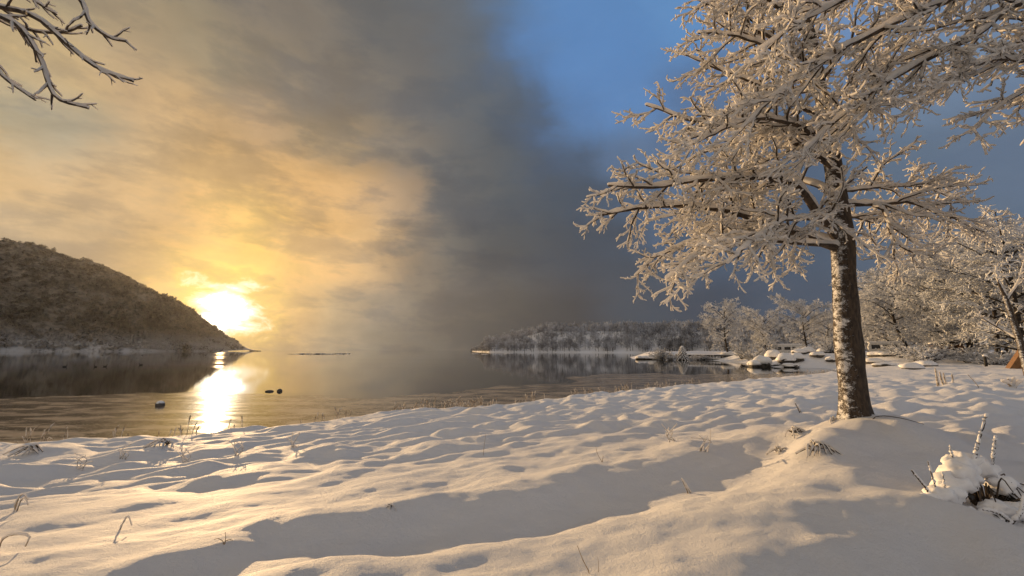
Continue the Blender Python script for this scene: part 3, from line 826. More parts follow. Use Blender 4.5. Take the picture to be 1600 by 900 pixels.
g1 = 'frosted trees behind the cove'
frost_tree('frosted_tree', 0, 1137, 548, 134, 15.2, 'pale frosted tree at the left end of the trees behind the cove', g1, 0.4)
frost_tree('frosted_tree', 1, 1198, 548, 100, 10.2, 'smaller round frosted tree beside the white motorhome', g1, 1.9, 0.95)
frost_tree('frosted_tree', 3, 1262, 548, 122, 14.0, 'broad frosted tree rising behind the white motorhome', g1, 2.7, 0.95)
frost_tree('frosted_tree', 2, 1302, 548, 128, 11.5, 'frosted tree half hidden by the big trunk, on its left', g1, 4.4)
g2 = 'frosted trees of the grove on the right'
for k, px, d, h, rz, wd, lab in [
    (0, 1358, 125, 14.0, 1.2, 1.0, 'frosted tree just right of the big trunk, far back'),
    (1, 1392, 92, 13.0, 0.3, 1.0, 'frosted tree rising above the parked caravan'),
    (2, 1425, 84, 15.5, 2.9, 1.15, 'tall frosted tree behind the snowy bushes in the grove'),
    (3, 1468, 76, 15.0, 5.0, 1.0, 'wide frosted tree above the small wooden hut'),
    (0, 1512, 70, 16.8, 3.5, 1.15, 'tall frosted tree between the hut and the leaning trunk'),
    (3, 1556, 62, 16.2, 0.9, 1.0, 'dense frosted tree just left of the leaning trunk'),
    (1, 1600, 56, 17.0, 2.2, 1.1, 'tallest frosted tree, at the right edge above the ochre tent'),
    (2, 1660, 60, 18.0, 4.0, 1.2, 'frosted tree cut by the right edge of the picture')]:
    frost_tree('grove_tree', k, px, 548, d, h, lab, g2, rz, wd)

g3 = 'frosted trees at the back of the grove'
for i, (px, d, h) in enumerate([(1345, 150, 17), (1375, 118, 16), (1405, 112, 17.5), (1440, 108, 19), (1475, 102, 20), (1505, 98, 21), (1535, 94, 21.5), (1570, 88, 22), (1600, 84, 22.5), (1635, 80, 23)]):
    frost_tree('back_grove_tree', (i * 3 + 1) % 4, px, 548, d, h, ['back-row frosted tree nearest the big trunk', 'back-row frosted tree second from the big trunk', 'back-row frosted tree third from the big trunk', 'back-row frosted tree above the dome-shaped bush',
               'back-row frosted tree above the left side of the hut', 'back-row frosted tree above the right side of the hut', 'back-row frosted tree fourth from the right edge', 'back-row frosted tree third from the right edge', 'back-row frosted tree second from the right edge', 'back-row frosted tree cut by the right edge'][i], g3, i * 1.7, 1.05)

# the far wooded shore, read as one mass
def far_shore():
    line = [(738, 547.2, 800), (754, 548.5, 640), (764, 549.6, 560), (850, 550.4, 520), (950, 550.8, 470), (1040, 551.2, 420), (1120, 552, 360), (1230, 553, 300), (1400, 554, 260), (1700, 555, 240)]
    top = [1, 4, 10, 29, 27, 24, 22, 18, 14, 12]
    L = np.array([[ray(a, b)[0] / ray(a, b)[1] * d, d] for a, b, d in line])
    na, nb = 120, 14
    u = np.linspace(0, len(L) - 1, na)
    X = np.interp(u, range(len(L)), L[:, 0]); Y = np.interp(u, range(len(L)), L[:, 1]); T = np.interp(u, range(len(L)), top)
    rows = []
    for j in range(nb):
        s = j / (nb - 1)
        dirv = np.stack([X, Y], -1); dirv /= np.linalg.norm(dirv, axis=1, keepdims=True)
        D = s * 150.0
        z = np.interp(s, [0, 0.02, 0.10, 0.6, 1], [-0.3, 0.9, 1.3, 1, 0.4]) if j < 2 else 1.3 + (T - 1.3) * sst(0.08, 0.65, s)
        rows.append(np.stack([X + dirv[:, 0] * D, Y + dirv[:, 1] * D, np.broadcast_to(z, X.shape) + 0.0], -1))
    V = np.array(rows)
    i = np.arange(na - 1)[None, :] + (np.arange(nb - 1) * na)[:, None]
    q = np.stack([i, i + 1, i + 1 + na, i + na], -1).reshape(-1, 4)
    o = link('far_shore', mesh_np('far_shore', V.reshape(-1, 3), q), 'snow'); o['kind'] = 'structure'
    # trees: trunks and rime-covered crowns
    n = 1500
    ii = rng.uniform(0, na - 1.01, n); jj = rng.uniform(0.9, nb - 1.5, n) ** 1.0
    pos = V[jj.astype(int), ii.astype(int)] + np.stack([rng.uniform(-4, 4, n), rng.uniform(-5, 5, n), np.zeros(n)], -1)
    hgt = rng.uniform(8, 15, n) * np.interp(ii / na * 9, [0, .9, 2, 9], [0.35, 0.5, 1, 1])
    lo = pos.copy(); lo[:, 2] -= 1
    hi = pos + np.stack([rng.normal(size=n) * .6, rng.normal(size=n) * .6, hgt * 0.85], -1)
    tp = np.stack([lo, (lo + hi) / 2, hi], 1)
    trunks = tubes(tp, np.stack([hgt * .018, hgt * .012, hgt * .004], -1), 4)
    o2 = link('far_wood', mesh_np('far_wood', *trunks), 'dark_trunk')
    tag(o2, 'dark snow-dusted wood along the far shore across the water', 'wood', kind='stuff')
    k = 90
    d = rng.normal(size=(n, k, 3)); d /= np.linalg.norm(d, axis=2, keepdims=True)
    r = rng.uniform(0.15, 1, (n, k, 1)) ** 0.5
    c = pos[:, None, :] + np.array([0, 0, 1.0]) * (hgt * 0.58)[:, None, None] + d * r * hgt[:, None, None] * np.array([0.34, 0.34, 0.42])
    root = pos[:, None, :] + np.array([0, 0, 1.0]) * (hgt * 0.35)[:, None, None]
    out = c - root; out /= np.linalg.norm(out, axis=2, keepdims=True)
    ln = rng.uniform(0.9, 2.0, (n, k, 1)); w = np.cross(out, rng.normal(size=(n, k, 3))); w /= np.linalg.norm(w, axis=2, keepdims=True)
    v = np.stack([c - out * ln * .5 - w * .16, c - out * ln * .5 + w * .16, c + out * ln * .6 + w * 0.3, c + out * ln * .6 - w * 0.2], 2).reshape(-1, 3)
    cr = link('crowns', mesh_np('crowns', v, np.arange(len(v)).reshape(-1, 4)), 'far_frost', o2, smooth=False)
    cr['kind'] = 'stuff'
far_shore()

# ------------------------------------------------------------------ things standing on the snow and in the water
def gz(x, y): return float(ground(np.array([x]), np.array([y]))[0])

def hit(px, py):               # where that sight line meets the snow
    d = ray(px, py); d = d / d[1]
    t = np.concatenate([np.linspace(1.5, 30, 1500), np.linspace(30.05, 240, 2400)])
    below = EYE + d[2] * t < ground(d[0] * t, t)
    i = int(np.argmax(below)) if below.any() else len(t) - 1
    return np.array([d[0] * t[i], t[i], gz(d[0] * t[i], t[i])])

def at(px, dist):              # on the snow, dist metres ahead, in that column of the view
    x = ray(px, 548)[0] / ray(px, 548)[1] * dist
    return np.array([x, dist, gz(x, dist)])

# boulders with caps of snow round the cove and out in the field
def boulder(name, p, size, seed, label, group, cat='boulder', cap=0.5):
    t = empty(name, tuple(p), seed * 1.3, label, cat, group)
    MB().lump((0, 0, size[2] * 0.25), (size[0] * 0.9, size[1] * 0.9, size[2] * 0.6), seed, 3, 0.35).build('stone', 'rock', t)
    MB().lump((0.02, 0.04, size[2] * 0.40), (size[0] * 1.02, size[1] * 1.02, size[2] * (cap + 0.08)), seed + 40, 3, 0.25, flat=-size[2] * 0.10).build('snow_cap', 'cap', t)
    return t

gb = 'snow-capped boulders along the cove'
for i, (px, py, w, h, lab) in enumerate([
    (1180, 573, 1.5, 1.5, 'leftmost snow-capped boulder at the tip of the cove bank'),
    (1191, 566, 1.7, 2.3, 'large snow-capped boulder behind the leftmost boulder of the cove'),
    (1199, 573, 1.2, 1.3, 'low snow-capped boulder at the water, second along the cove bank'),
    (1208, 564, 1.9, 2.4, 'tall snow-capped boulder below the left end of the motorhome'),
    (1212, 573, 1.0, 0.9, 'small dark boulder at the water below the motorhome'),
    (1228, 566, 2.0, 2.1, 'broad snow-heaped boulder below the middle of the motorhome'),
    (1236, 574, 1.5, 0.9, 'flat white rounded boulder standing out in the cove water'),
    (1246, 566, 1.5, 1.6, 'snow-capped boulder below the right end of the motorhome'),
    (1251, 572, 1.6, 1.2, 'rounded snowy boulder beside the flat white one'),
    (1264, 571, 1.7, 1.5, 'round snow-capped boulder in the middle of the cove bank'),
    (1279, 573, 1.5, 1.1, 'snow-capped boulder third from the big trunk on the cove bank'),
    (1290, 571, 1.4, 1.4, 'snow-capped boulder second from the big trunk on the cove bank'),
    (1301, 574, 1.3, 1.0, 'snow-capped boulder nearest the big trunk on the cove bank')]):
    g = G(px, py, 0.0 if py > 570 else 0.8)
    boulder('boulder', (g[0], g[1], max(gz(g[0], g[1]), 0.0) - 0.1), (w * 0.85, w * 0.75, h * 0.9), i + 1, lab, gb)
gf = 'snow-capped stones in the field right of the big trunk'
for i, (px, py, w, h, lab) in enumerate([
    (1426, 577, 1.15, 0.85, 'dark stone with a snow cap in the middle of the field'),
    (1446, 572, 1.5, 0.8, 'wide snow-capped stone just behind the dark field stone'),
    (1365, 567, 1.3, 0.8, 'snow-capped stone nearest the right side of the big trunk'),
    (1384, 571, 1.6, 0.5, 'flat snow-covered stone right of the big trunk'),
    (1372, 556, 1.7, 0.8, 'snow-capped stone in front of the parked caravan'),
    (1392, 556, 1.4, 0.8, 'round snow-capped stone below the right end of the caravan')]):
    h0 = hit(px, py); boulder('field_stone', h0 - [0, 0, 0.1], (w, w * 0.8, h), i + 31, lab, gf, 'stone', 0.55)
# stones in the shallow water
for i, (px, py, w, h, lab) in enumerate([(250, 634, 0.24, 0.24, 'rounded snow-topped stone alone in the ice left of the sun glitter'),
                                        (437, 611.5, 0.20, 0.17, 'small round dark stone in the water right of the sun glitter'),
                                        (421, 612, 0.30, 0.10, 'flat dark stone beside the small round one in the water')]):
    g = G(px, py)
    t = empty('water_stone', tuple(g), 0, lab, 'stone', 'stones in the shallow water')
    MB().lump((0, 0, 0.02), (w, w * 0.8, h), i + 60, 3, 0.12).build('stone', 'rock', t)
    if i == 0: MB().lump((0, 0, h * 0.5), (w * 0.88, w * 0.7, h * 0.62), i + 70, 3, 0.1, flat=-0.02).build('snow_cap', 'cap', t)

def islet(px0, px1, py, lab, seed):
    a, b = G(px0, py), G(px1, py); c = (a + b) / 2; w = np.linalg.norm(b - a) / 2
    t = empty('reef', tuple(c), 0, lab, 'reef', 'low reefs and floes far out on the lake')
    n = 9
    mb, ms = MB(), MB()
    for k in range(n):
        u = -1 + 2 * k / (n - 1); hh = (0.25 + 0.55 * rng.uniform()) * (1 - 0.6 * abs(u))
        mb.lump((u * w, rng.normal() * 1.5, 0), (w / n * 1.6, 2.0, hh), seed + k, 2, 0.4)
        ms.lump((u * w, rng.normal() * 1.2, hh * 0.75), (w / n * 1.2, 1.6, hh * 0.45), seed + k + 9, 2, 0.3)
    mb.build('rocks', 'rock', t); ms.build('snow_cover', 'cap', t)
islet(458, 520, 553.3, 'long low snowy reef out on the lake right of the headland', 80)
islet(527, 546, 553.0, 'short low reef at the right end of the long snowy reef', 95)
def floe(px, py, w, lab, seed):
    g = G(px, py)
    o = MB().lump((0, 0, 0), (w, w * 0.7, 0.22), seed, 2, 0.4, flat=-0.05).build('ice_floe', 'cap')
    o.location = tuple(g); tag(o, lab, 'ice floe', 'white ice floes off the wooded point')
for i, (px, py, w, lab) in enumerate([(742, 552.8, 3.0, 'white ice floe furthest left off the wooded point'), (757, 553.6, 2.2, 'small white floe second from the left off the wooded point'),
                                      (772, 553.4, 1.6, 'tiny white floe in the middle of those off the point'), (795, 552.3, 4.0, 'wide white floe close under the wooded point'),
                                      (817, 552.8, 2.2, 'small floe second from the right off the wooded point'), (832, 552.3, 3.2, 'white ice floe furthest right below the wooded point')]):
    floe(px, py, w, lab, 120 + i)

# ducks
def duck(px, py, rz, lab):
    g = G(px, py)
    t = empty('duck', tuple(g), rz, lab, 'duck', 'dark ducks on the water below the hill')
    mb = MB().lump((0, 0, 0.07), (0.30, 0.14, 0.13), 3, 3, 0.06)
    mb.tube([(0.2, 0, 0.12), (0.27, 0, 0.24), (0.29, 0, 0.33)], [0.07, 0.05, 0.05], 8)
    mb.lump((0.31, 0, 0.36), (0.09, 0.065, 0.065), 4, 2, 0.03); mb.tube([(0.36, 0, 0.35), (0.45, 0, 0.33)], [0.03, 0.015], 6)
    mb.tube([(-0.24, 0, 0.12), (-0.38, 0, 0.2)], [0.08, 0.015], 6)
    mb.build('body', 'duck', t)
for px, py, rz, lab in [(101, 573.5, 0.3, 'duck furthest left on the dark water below the hill'), (149, 573.5, 2.9, 'duck second from the left on the dark water'),
                        (164, 573, 0.1, 'duck third from the left, close beside the second'), (220, 570.5, 3.3, 'duck alone on the water midway to the sun glitter'),
                        (160, 555.5, 0.5, 'far duck above the pair of ducks, near the hill'), (222, 555.2, 0.2, 'far duck between the hill foot and the glitter'),
                        (321, 555.2, 2.8, 'far duck just left of the sun glitter')]:
    duck(px, py, rz, lab)

# jetty and the snowy bank it runs out from
def jetty():
    a, b = G(1052, 561.5)[:2] + [0, -2.0], G(1168, 563.5)[:2] + [0, -3.0]
    d = b - a; L = float(np.linalg.norm(d)); rz = math.atan2(d[1], d[0])
    t = empty('jetty', (a[0], a[1], 0), rz, 'dark timber jetty with snow on its deck, across the cove', 'jetty')
    n = 9
    for i in range(n):
        x = 0.6 + (L - 1.2) * i / (n - 1)
        for y in (0.25, 2.2):
            MB().tube([(x, y, -0.6), (x, y, 1.42)], 0.14, 8).build('pile', 'timber', t)
    MB().box((0, 0.05, 1.05), (L, 0.3, 1.4)).build('beam', 'timber', t, False)
    MB().box((0, 2.1, 1.05), (L, 2.35, 1.4)).build('beam', 'timber', t, False)
    m = 60
    for i in range(m):
        x = L * i / m; MB().box((x + 0.02, -0.1, 1.402), (x + L / m - 0.02, 2.5, 1.5)).build('plank', 'timber', t, False)
    X, Y = np.meshgrid(np.linspace(-0.1, L + 0.1, 120), np.linspace(-0.16, 2.56, 12))
    e = np.minimum(1, np.minimum((Y + 0.16), (2.56 - Y)) / 0.25)
    Z = 1.51 + np.sqrt(np.clip(e, 0, 1)) * (0.26 + 0.10 * fbm(X * 0.6, Y * 0.9, 3))
    i = np.arange(119)[None, :] + (np.arange(11) * 120)[:, None]
    q = np.stack([i, i + 1, i + 121, i + 120], -1).reshape(-1, 4)
    link('deck_snow', mesh_np('deck_snow', np.stack([X.ravel(), Y.ravel(), Z.ravel()], -1), q), 'cap', t)
    MB().box((L * 0.42, -1.0, 0.28), (L * 0.99, -0.1, 0.42)).build('landing_stage', 'timber', t, False)
    MB().box((L * 0.42, -1.05, 0.43), (L * 0.99, -0.12, 0.60), 0.05).build('landing_snow', 'cap', t)
    ends = ['outermost snow-covered rock beyond the end of the jetty', 'second snow-covered rock from the outer end, off the jetty', 'third snow-covered rock from the outer end, off the jetty', 'middle snow-covered rock of those off the jetty end',
            'third snow-covered rock from the jetty end', 'second snow-covered rock from the jetty end', 'snow-covered rock touching the outer end of the jetty']
    for k in range(7):
        boulder('jetty_rock', (a[0] - 11 + 1.9 * k, a[1] + 1.0 + 0.4 * math.sin(k * 2), -0.05), (1.25, 1.2, 1.25), 200 + k, ends[k], 'snow-covered rocks off the end of the jetty')
    bt = empty('covered_boat', (*(a + d * 0.72 + [0, 1.0]), 1.62), rz, 'small upturned boat under snow on the jetty', 'boat')
    MB().lump((0, 0, 0.1), (2.0, 0.8, 0.5), 240, 3, 0.05, flat=0.0).build('hull', 'white_paint', bt)
    MB().lump((0, 0, 0.35), (1.9, 0.78, 0.42), 241, 3, 0.08, flat=-0.02).build('snow_cap', 'cap', bt)
jetty()

# vehicles and huts of the camp site
def motorhome():
    p = at(1233, 99) - [0, 0, 0.5]
    t = empty('motorhome', tuple(p), -0.45, 'white motorhome with snow on its roof behind the cove', 'motorhome')
    t.scale = (0.9, 0.9, 0.9)
    L, W, H = 7.2, 2.2, 2.55
    prof = [(-L/2, 0, 0.5), (L/2 - 0.1, 0, 0.5), (L/2, 0, 1.0), (L/2 - 0.9, 0, 1.25), (L/2 - 1.35, 0, 1.85), (L/2 - 0.7, 0, 2.05), (L/2 - 0.8, 0, H), (-L/2, 0, H)]
    MB().poly(prof, (0, W, 0)).build('body', 'white_paint', t, False)
    for x0, x1, z0, z1 in [(-2.9, -1.7, 1.35, 1.95), (-0.9, 0.3, 1.35, 1.95), (0.75, 1.35, 1.3, 2.0), (2.0, 2.5, 1.3, 1.75)]:
        w = MB().box((x0 - .06, -0.03, z0 - .06), (x1 + .06, 0.0, z1 + .06)).build('window', 'timber', t, False)
        MB().box((x0, -0.05, z0), (x1, -0.031, z1)).build('pane', 'glass', w, False)
    d = MB().box((-1.5, -0.025, 0.55), (-1.02, -0.002, 2.1)).build('door', 'white_paint', t, False)
    MB().box((-1.14, -0.06, 1.2), (-1.06, -0.026, 1.32)).build('handle', 'rubber', d, False)
    for x in (-2.0, 2.3):
        for y in (0.12, W - 0.12):
            w = MB().tube([(x, y - 0.12, 0.33), (x, y + 0.12, 0.33)], 0.34, 16).build('wheel', 'rubber', t)
            MB().tube([(x, y - 0.13, 0.33), (x, y + 0.13, 0.33)], 0.18, 12).build('rim', 'white_paint', w)
    MB().box((-L/2 - .04, -0.06, H + .002), (L/2 - 0.7, W + .06, H + 0.27), 0.1).build('roof_snow', 'cap', t)
motorhome()

def caravan():
    p = at(1383, 84)
    t = empty('caravan', tuple(p), -0.6, 'pale caravan with dark windows parked right of the big trunk', 'caravan')
    L, W = 4.6, 2.1
    MB().poly([(-L/2, 0, 0.45), (L/2, 0, 0.45), (L/2 + .15, 0, 1.4), (L/2 - .2, 0, 2.2), (-L/2 + .2, 0, 2.2), (-L/2 - .15, 0, 1.4)], (0, W, 0)).build('body', 'white_paint', t, False)
    for x0, x1 in ((-1.9, -0.75), (-0.2, 0.8), (1.3, 2.0)):
        w = MB().box((x0 - .07, -0.03, 1.0), (x1 + .07, 0, 1.82)).build('window', 'timber', t, False)
        MB().box((x0, -0.05, 1.07), (x1, -0.031, 1.75)).build('pane', 'glass', w, False)
    for y in (0.1, W - 0.1): MB().tube([(0, y - .1, 0.3), (0, y + .1, 0.3)], 0.32, 14).build('wheel', 'rubber', t)
    MB().box((-L/2 - .02, -0.08, 2.202), (L/2 + .02, W + .08, 2.48), 0.11).build('roof_snow', 'cap', t)
    MB().tube([(L/2, W/2, 0.42), (L/2 + 1.2, W/2, 0.40)], 0.05, 6).build('drawbar', 'timber', t)
caravan()

def hut():
    p = at(1482, 72)
    t = empty('wooden_hut', tuple(p), -0.6, 'small brown wooden hut with a snowy roof under the grove', 'hut')
    W, Dp = 3.6, 2.6
    n = 14
    for i in range(n):
        x = -W/2 + W * i / n; MB().box((x + .01, 0, -0.2), (x + W / n - .01, 0.06, 1.75)).build('board', 'brown_board', t, False)
    MB().box((-W/2, 0.065, -0.2), (W/2, Dp, 1.75)).build('wall', 'brown_board', t, False)
    MB().box((0.3, -0.04, -0.1), (1.1, -0.003, 1.5)).build('door', 'timber', t, False)
    MB().poly([(-W/2 - .3, -.3, 1.76), (W/2 + .3, -.3, 1.76), (W/2 + .3, -.3, 1.86), (0, -.3, 2.5), (-W/2 - .3, -.3, 1.86)], (0, Dp + .6, 0)).build('roof', 'timber', t, False)
    MB().poly([(-W/2 - .35, -.35, 1.90), (0, -.35, 2.53), (W/2 + .35, -.35, 1.90), (W/2 + .3, -.35, 2.1), (0, -.35, 2.78), (-W/2 - .3, -.35, 2.1)], (0, Dp + .7, 0)).build('roof_snow', 'cap', t, False)
hut()

def tent():
    p = at(1601, 44)
    t = empty('tent', tuple(p), -0.75, 'ochre ridge tent at the right edge behind the leaning trunk', 'tent')
    MB().poly([(-1.25, 0, -0.1), (1.25, 0, -0.1), (0.06, 0, 2.0), (-0.06, 0, 2.0)], (0, 3.2, 0)).build('canvas', 'canvas', t, False)
    MB().poly([(-0.35, -0.02, -0.05), (0.35, -0.02, -0.05), (0, -0.02, 1.5)], (0, 0.017, 0)).build('door_flap', 'brown_board', t, False)
    for s in (-1, 1): MB().tube([(0, -0.1 if s < 0 else 3.3, -0.2), (0, -0.1 if s < 0 else 3.3, 2.15)], 0.04, 8).build('pole', 'timber', t)
tent()

def leaning_trunk():
    d = 30.0
    pts = [P(1612, 612, d), P(1603, 572, d), P(1592, 528, d), P(1578, 486, d), P(1570, 462, d)]
    pts[0][2] = gz(pts[0][0], d) - 0.2
    t = empty('leaning_tree', (0, 0, 0), 0, 'bare dark leaning trunk at the right edge in front of the tent', 'tree')
    pp = spline(pts, 20)
    MB().tube(pp, np.linspace(0.24, 0.13, 20), 14).build('trunk', 'trunk', t)
    for path, r in [([P(1594, 534, d), P(1604, 530, d), P(1622, 518, d + .5)], 0.1), ([P(1594, 532, d), P(1570, 518, d + .8), P(1540, 500, d + 1.2), P(1525, 490, d + 1.4)], 0.07),
                    ([P(1570, 462, d), P(1560, 440, d), P(1556, 415, d + .3)], 0.1), ([P(1572, 470, d), P(1590, 445, d - .3), P(1600, 410, d - .4)], 0.09)]:
        p = spline(path, 14)
        add_limb(t, (p, np.linspace(r, 0.02, 14)), [dict(spacing=0.4, t0=0.3, angle=0.7, length=1.1, n=6, rr=0.03, wig=0.15, lift=0.1), dict(spacing=0.22, t0=0.2, angle=0.7, length=0.5, n=4, rr=0.018, wig=0.2, lift=0.1)], (0.05, 0.035, 0.03))
leaning_trunk()

def post(px, py, h, lab):
    p = hit(px, py)
    t = empty('post', tuple(p), 0, lab, 'post', 'dark posts in the snow before the grove')
    MB().tube([(0, 0, -0.3), (0.01, 0, h * 0.5), (0.02, 0.01, h)], [0.15, 0.14, 0.14], 9).build('shaft', 'timber', t)
    MB().lump((0.02, 0, h + 0.06), (0.21, 0.21, 0.17), px, 3, 0.12, flat=-0.05).build('snow_cap', 'cap', t)
for q in [(1541, 572, 1.1, 'dark snow-capped post left of the tent'), (1571, 570, 1.5, 'taller snow-capped post nearest the tent'), (1416, 560, 1.2, 'dark post at the left foot of the frosted bush')]: post(*q)
p_ = at(1493, 60)
t_ = empty('leaning_pole', tuple(p_), 0, 'thin pale pole leaning before the wooden hut', 'pole')
MB().tube([(0.25, 0, -0.2), (-0.25, 0, 1.1), (-0.55, 0.05, 2.0)], 0.05, 7).build('shaft', 'frost_straw', t_)

# shrubs
def shrub_meshes(seed, h=2.0, w=1.6, stems=26):
    global rng
    keep = rng; rng = np.random.default_rng(seed)
    l0, l1, l2 = [], [], []
    for i in range(stems):
        a = rng.uniform(0, 6.28); o = np.array([math.cos(a), math.sin(a), 0]) * w * rng.uniform(0.25, 1.0)
        top = o + np.array([0, 0, h * rng.uniform(0.55, 1.0) * (1 - 0.35 * np.linalg.norm(o) / w)])
        l0.append((spline([o * 0.12 + [0, 0, -.15], o * 0.5 + [0, 0, top[2] * 0.6], top], 7), np.linspace(0.03, 0.012, 7)))
    for b in l0: l1 += sprout(b[0], b[1], spacing=0.14, t0=0.2, angle=0.7, length=0.6, n=4, rr=0.02, wig=0.16, lift=0.1, flat=0.1)
    for b in l1: l2 += sprout(b[0], b[1], spacing=0.12, t0=0.2, angle=0.8, length=0.24, n=3, rr=0.02, wig=0.2, lift=0.1, flat=0.1, tip_keep=0.7)
    P1, R1 = stack(l1); P2, R2 = stack(l2)
    a = mesh_np('stems', *tubes(*stack(l0), 5))
    b = mesh_np('twigs', *gather([tubes(P1, R1 * 0 + 0.022, 3), tubes(P2, R2 * 0 + np.array([0.024, 0.02, 0.012]), 3)]))
    rng = keep
    a.materials.append(M['dark_trunk'])
    return a, b
SH = [shrub_meshes(21), shrub_meshes(22, 1.8, 2.0), shrub_meshes(23, 1.5, 2.2, 30)]
for a, b in SH: b.materials.append(M['frost'])
def shrub(kind, px, dist, s, lab, wide=1.0, rz=0.0):
    p = at(px, dist)
    t = empty('frosted_shrub', tuple(p - [0, 0, 0.05]), rz, lab, 'shrub', 'frosted shrubs before the woods'); t.scale = (s * wide, s * wide, s)
    for nm, me in zip(('stems', 'twigs'), SH[kind]):
        o = bpy.data.objects.new(nm, me); COL.objects.link(o); o.parent = t
for q in [(0, 1033, 128, 2.2, 'pale frosted shrub at the outer end of the jetty', 1.2), (1, 1050, 131, 1.7, 'frosted shrub left of the small snowy fir', 1.2), (2, 1093, 130, 1.6, 'wide low frosted shrub right of the small fir', 1.6),
          (0, 1160, 112, 2.2, 'frosted shrub between the leftmost frosted tree and the smaller round one', 1.4), (1, 1177, 100, 2.0, 'bushy frosted shrub left of the motorhome', 1.2),
          (2, 1262, 90, 1.2, 'frosted shrub right of the motorhome', 1.1), (0, 1298, 84, 1.7, 'frosted shrub touching the left side of the big trunk', 1.1),
          (1, 1409, 66, 1.5, 'frosted shrub right of the caravan', 1.1), (2, 1440, 60, 1.75, 'big dome-shaped frosted bush in the middle of the field edge', 1.15),
          (0, 1462, 62, 1.35, 'frosted shrub between the dome bush and the hut', 1.2), (1, 1516, 58, 1.3, 'low frosted shrub right of the hut', 1.5), (2, 1552, 54, 1.2, 'low frosted shrub between the two snow-capped posts', 1.6)]:
    shrub(*q, rz=q[1] * 0.7)

def small_fir():
    p = at(1066, 128)
    t = empty('small_fir', tuple(p), 0, 'small round fir loaded with snow near the jetty', 'fir')
    h = 4.4
    MB().tube([(0, 0, -0.3), (0, 0, h)], [0.16, 0.03], 8).build('trunk', 'dark_trunk', t)
    brs = []
    for i in range(70):
        u = i / 70; z = 0.3 + (h - 0.4) * u; L = 1.9 * (1 - u) ** 0.7 + 0.15; a = i * 2.4
        o = np.array([math.cos(a), math.sin(a), 0])
        brs.append((spline([np.array([0, 0, z]), o * L * 0.6 + [0, 0, z + 0.08], o * L + [0, 0, z - 0.3 * L]], 5), np.linspace(0.16, 0.08, 5)))
    P0, R0 = stack(brs)
    link('boughs', mesh_np('boughs', *tubes(P0, R0 * rng.uniform(.8, 1.3, R0.shape), 5)), 'timber', t)
    ps, rs = snow_on(P0, R0 * 0.8, 0.07, 0.9, 0.35)
    link('bough_snow', mesh_np('bough_snow', *tubes(ps, rs, 5)), 'cap', t)
small_fir()

# frosted stalks along the water's edge, uncountable
def shore_grass():
    pl = []
    for k in range(1300):
        i = rng.integers(2, 15); a, b = SHORE[i], SHORE[i + 1]; q = a + (b - a) * rng.uniform()
        if q[0] < -6 and rng.uniform() < 0.85: continue
        if pnoise(np.array(q[0] * 0.6), np.array(q[1] * 0.6)) < 0.02 + 0.12 * rng.normal(): continue
        q = q + np.array([0.59, -0.81]) * abs(rng.normal()) * 0.45 + np.array([0.59, -0.81]) * -0.1
        z = gz(q[0], q[1]); h = rng.uniform(0.15, 0.62); ln = rng.normal(size=2) * 0.14 * h
        c = np.array([q[0], q[1], z - 0.05])
        pl.append((np.array([c, c + [ln[0] * .4, ln[1] * .4, h * .6], c + [ln[0], ln[1], h], c + [ln[0] * 1.5, ln[1] * 1.5, h + 0.06]]), np.array([0.010, 0.011, 0.022, 0.006])))
    o = link('shore_grass', mesh_np('shore_grass', *tubes(*stack(pl), 4)), 'frost_straw')
    tag(o, 'frosted dry grass stalks lining the edge of the water', 'grass', kind='stuff')
shore_grass()

# single dry plants poking through the snow
def plant(name, px, py, stems, label, cat, mat='straw', snow=0.0, group='dry plants poking out of the snow'):
    """stems: list of [(dx,dz,dy)...] in metres from the foot, with a radius"""
    p = hit(px, py)
    t = empty(name, tuple(p), 0, label, cat, group)
    for pts, r in stems:
        q = spline([(a, c, b) for a, b, c in pts], 10); q[0, 2] -= 0.04
        o = MB().tube(q, np.linspace(r, r * 0.55, 10), 7).build('stem', mat, t)
        if snow:
            ps, rs = snow_on(q[None], np.linspace(r, r * .6, 10)[None], snow); link('stem_snow', mesh_np('stem_snow', *tubes(ps, rs, 7)), 'twig_snow', o)
    return t
pl_ = plant
pl_('dry_stem', 755, 712, [([(0, 0, 0), (0.02, .2, 0), (0.05, .42, 0)], .004)], 'thin upright dry stem in the middle of the snow bank', 'stem')
pl_('dry_stem', 941, 722, [([(0, 0, 0), (-.08, .14, 0), (-.10, .26, 0)], .004), ([(0, 0, 0), (.01, .05, 0), (.02, .1, 0)], .006)], 'thin forked dry stem right of the middle of the snow', 'stem')
pl_('dry_stem', 922, 897, [([(0, 0, 0), (-.05, .09, 0), (-.09, .19, 0)], .004), ([(0.06, 0, 0), (.065, .06, 0), (.06, .11, 0)], .002)], 'bare dry twig at the bottom edge of the picture', 'twig')
pl_('broken_stalk', 1076, 771, [([(0, 0, 0), (-.05, .11, 0), (-.085, .19, 0)], .013), ([(.03, 0, 0), (-.01, .07, 0), (-.06, .17, 0)], .011)], 'short pale broken stalk standing alone on the near snow crest', 'stalk', 'frost_straw', .006)
pl_('dry_stem', 350, 852, [([(0, 0, 0), (.01, .05, 0), (0, .11, 0)], .004), ([(0, .02, 0), (.04, .04, 0), (.08, .035, 0)], .005), ([(0, .02, 0), (-.06, .05, 0), (-.1, .04, 0)], .004)], 'tiny dark forked twig in the lower left snow', 'twig')
pl_('bent_grass', 186, 829, [([(0, 0, 0), (.05, .10, 0), (.075, .14, 0), (.10, .11, 0), (.13, .05, 0)], .006)], 'snow-coated grass blade bent into an arch in the lower left', 'grass', 'frost_straw', .007)
pl_('bent_grass', 4, 860, [([(-.05, 0, 0), (.0, .11, 0), (.12, .14, 0), (.24, .12, 0), (.22, .03, 0)], .008)], 'bent twig loop at the left edge of the snow', 'grass', 'straw', .006)
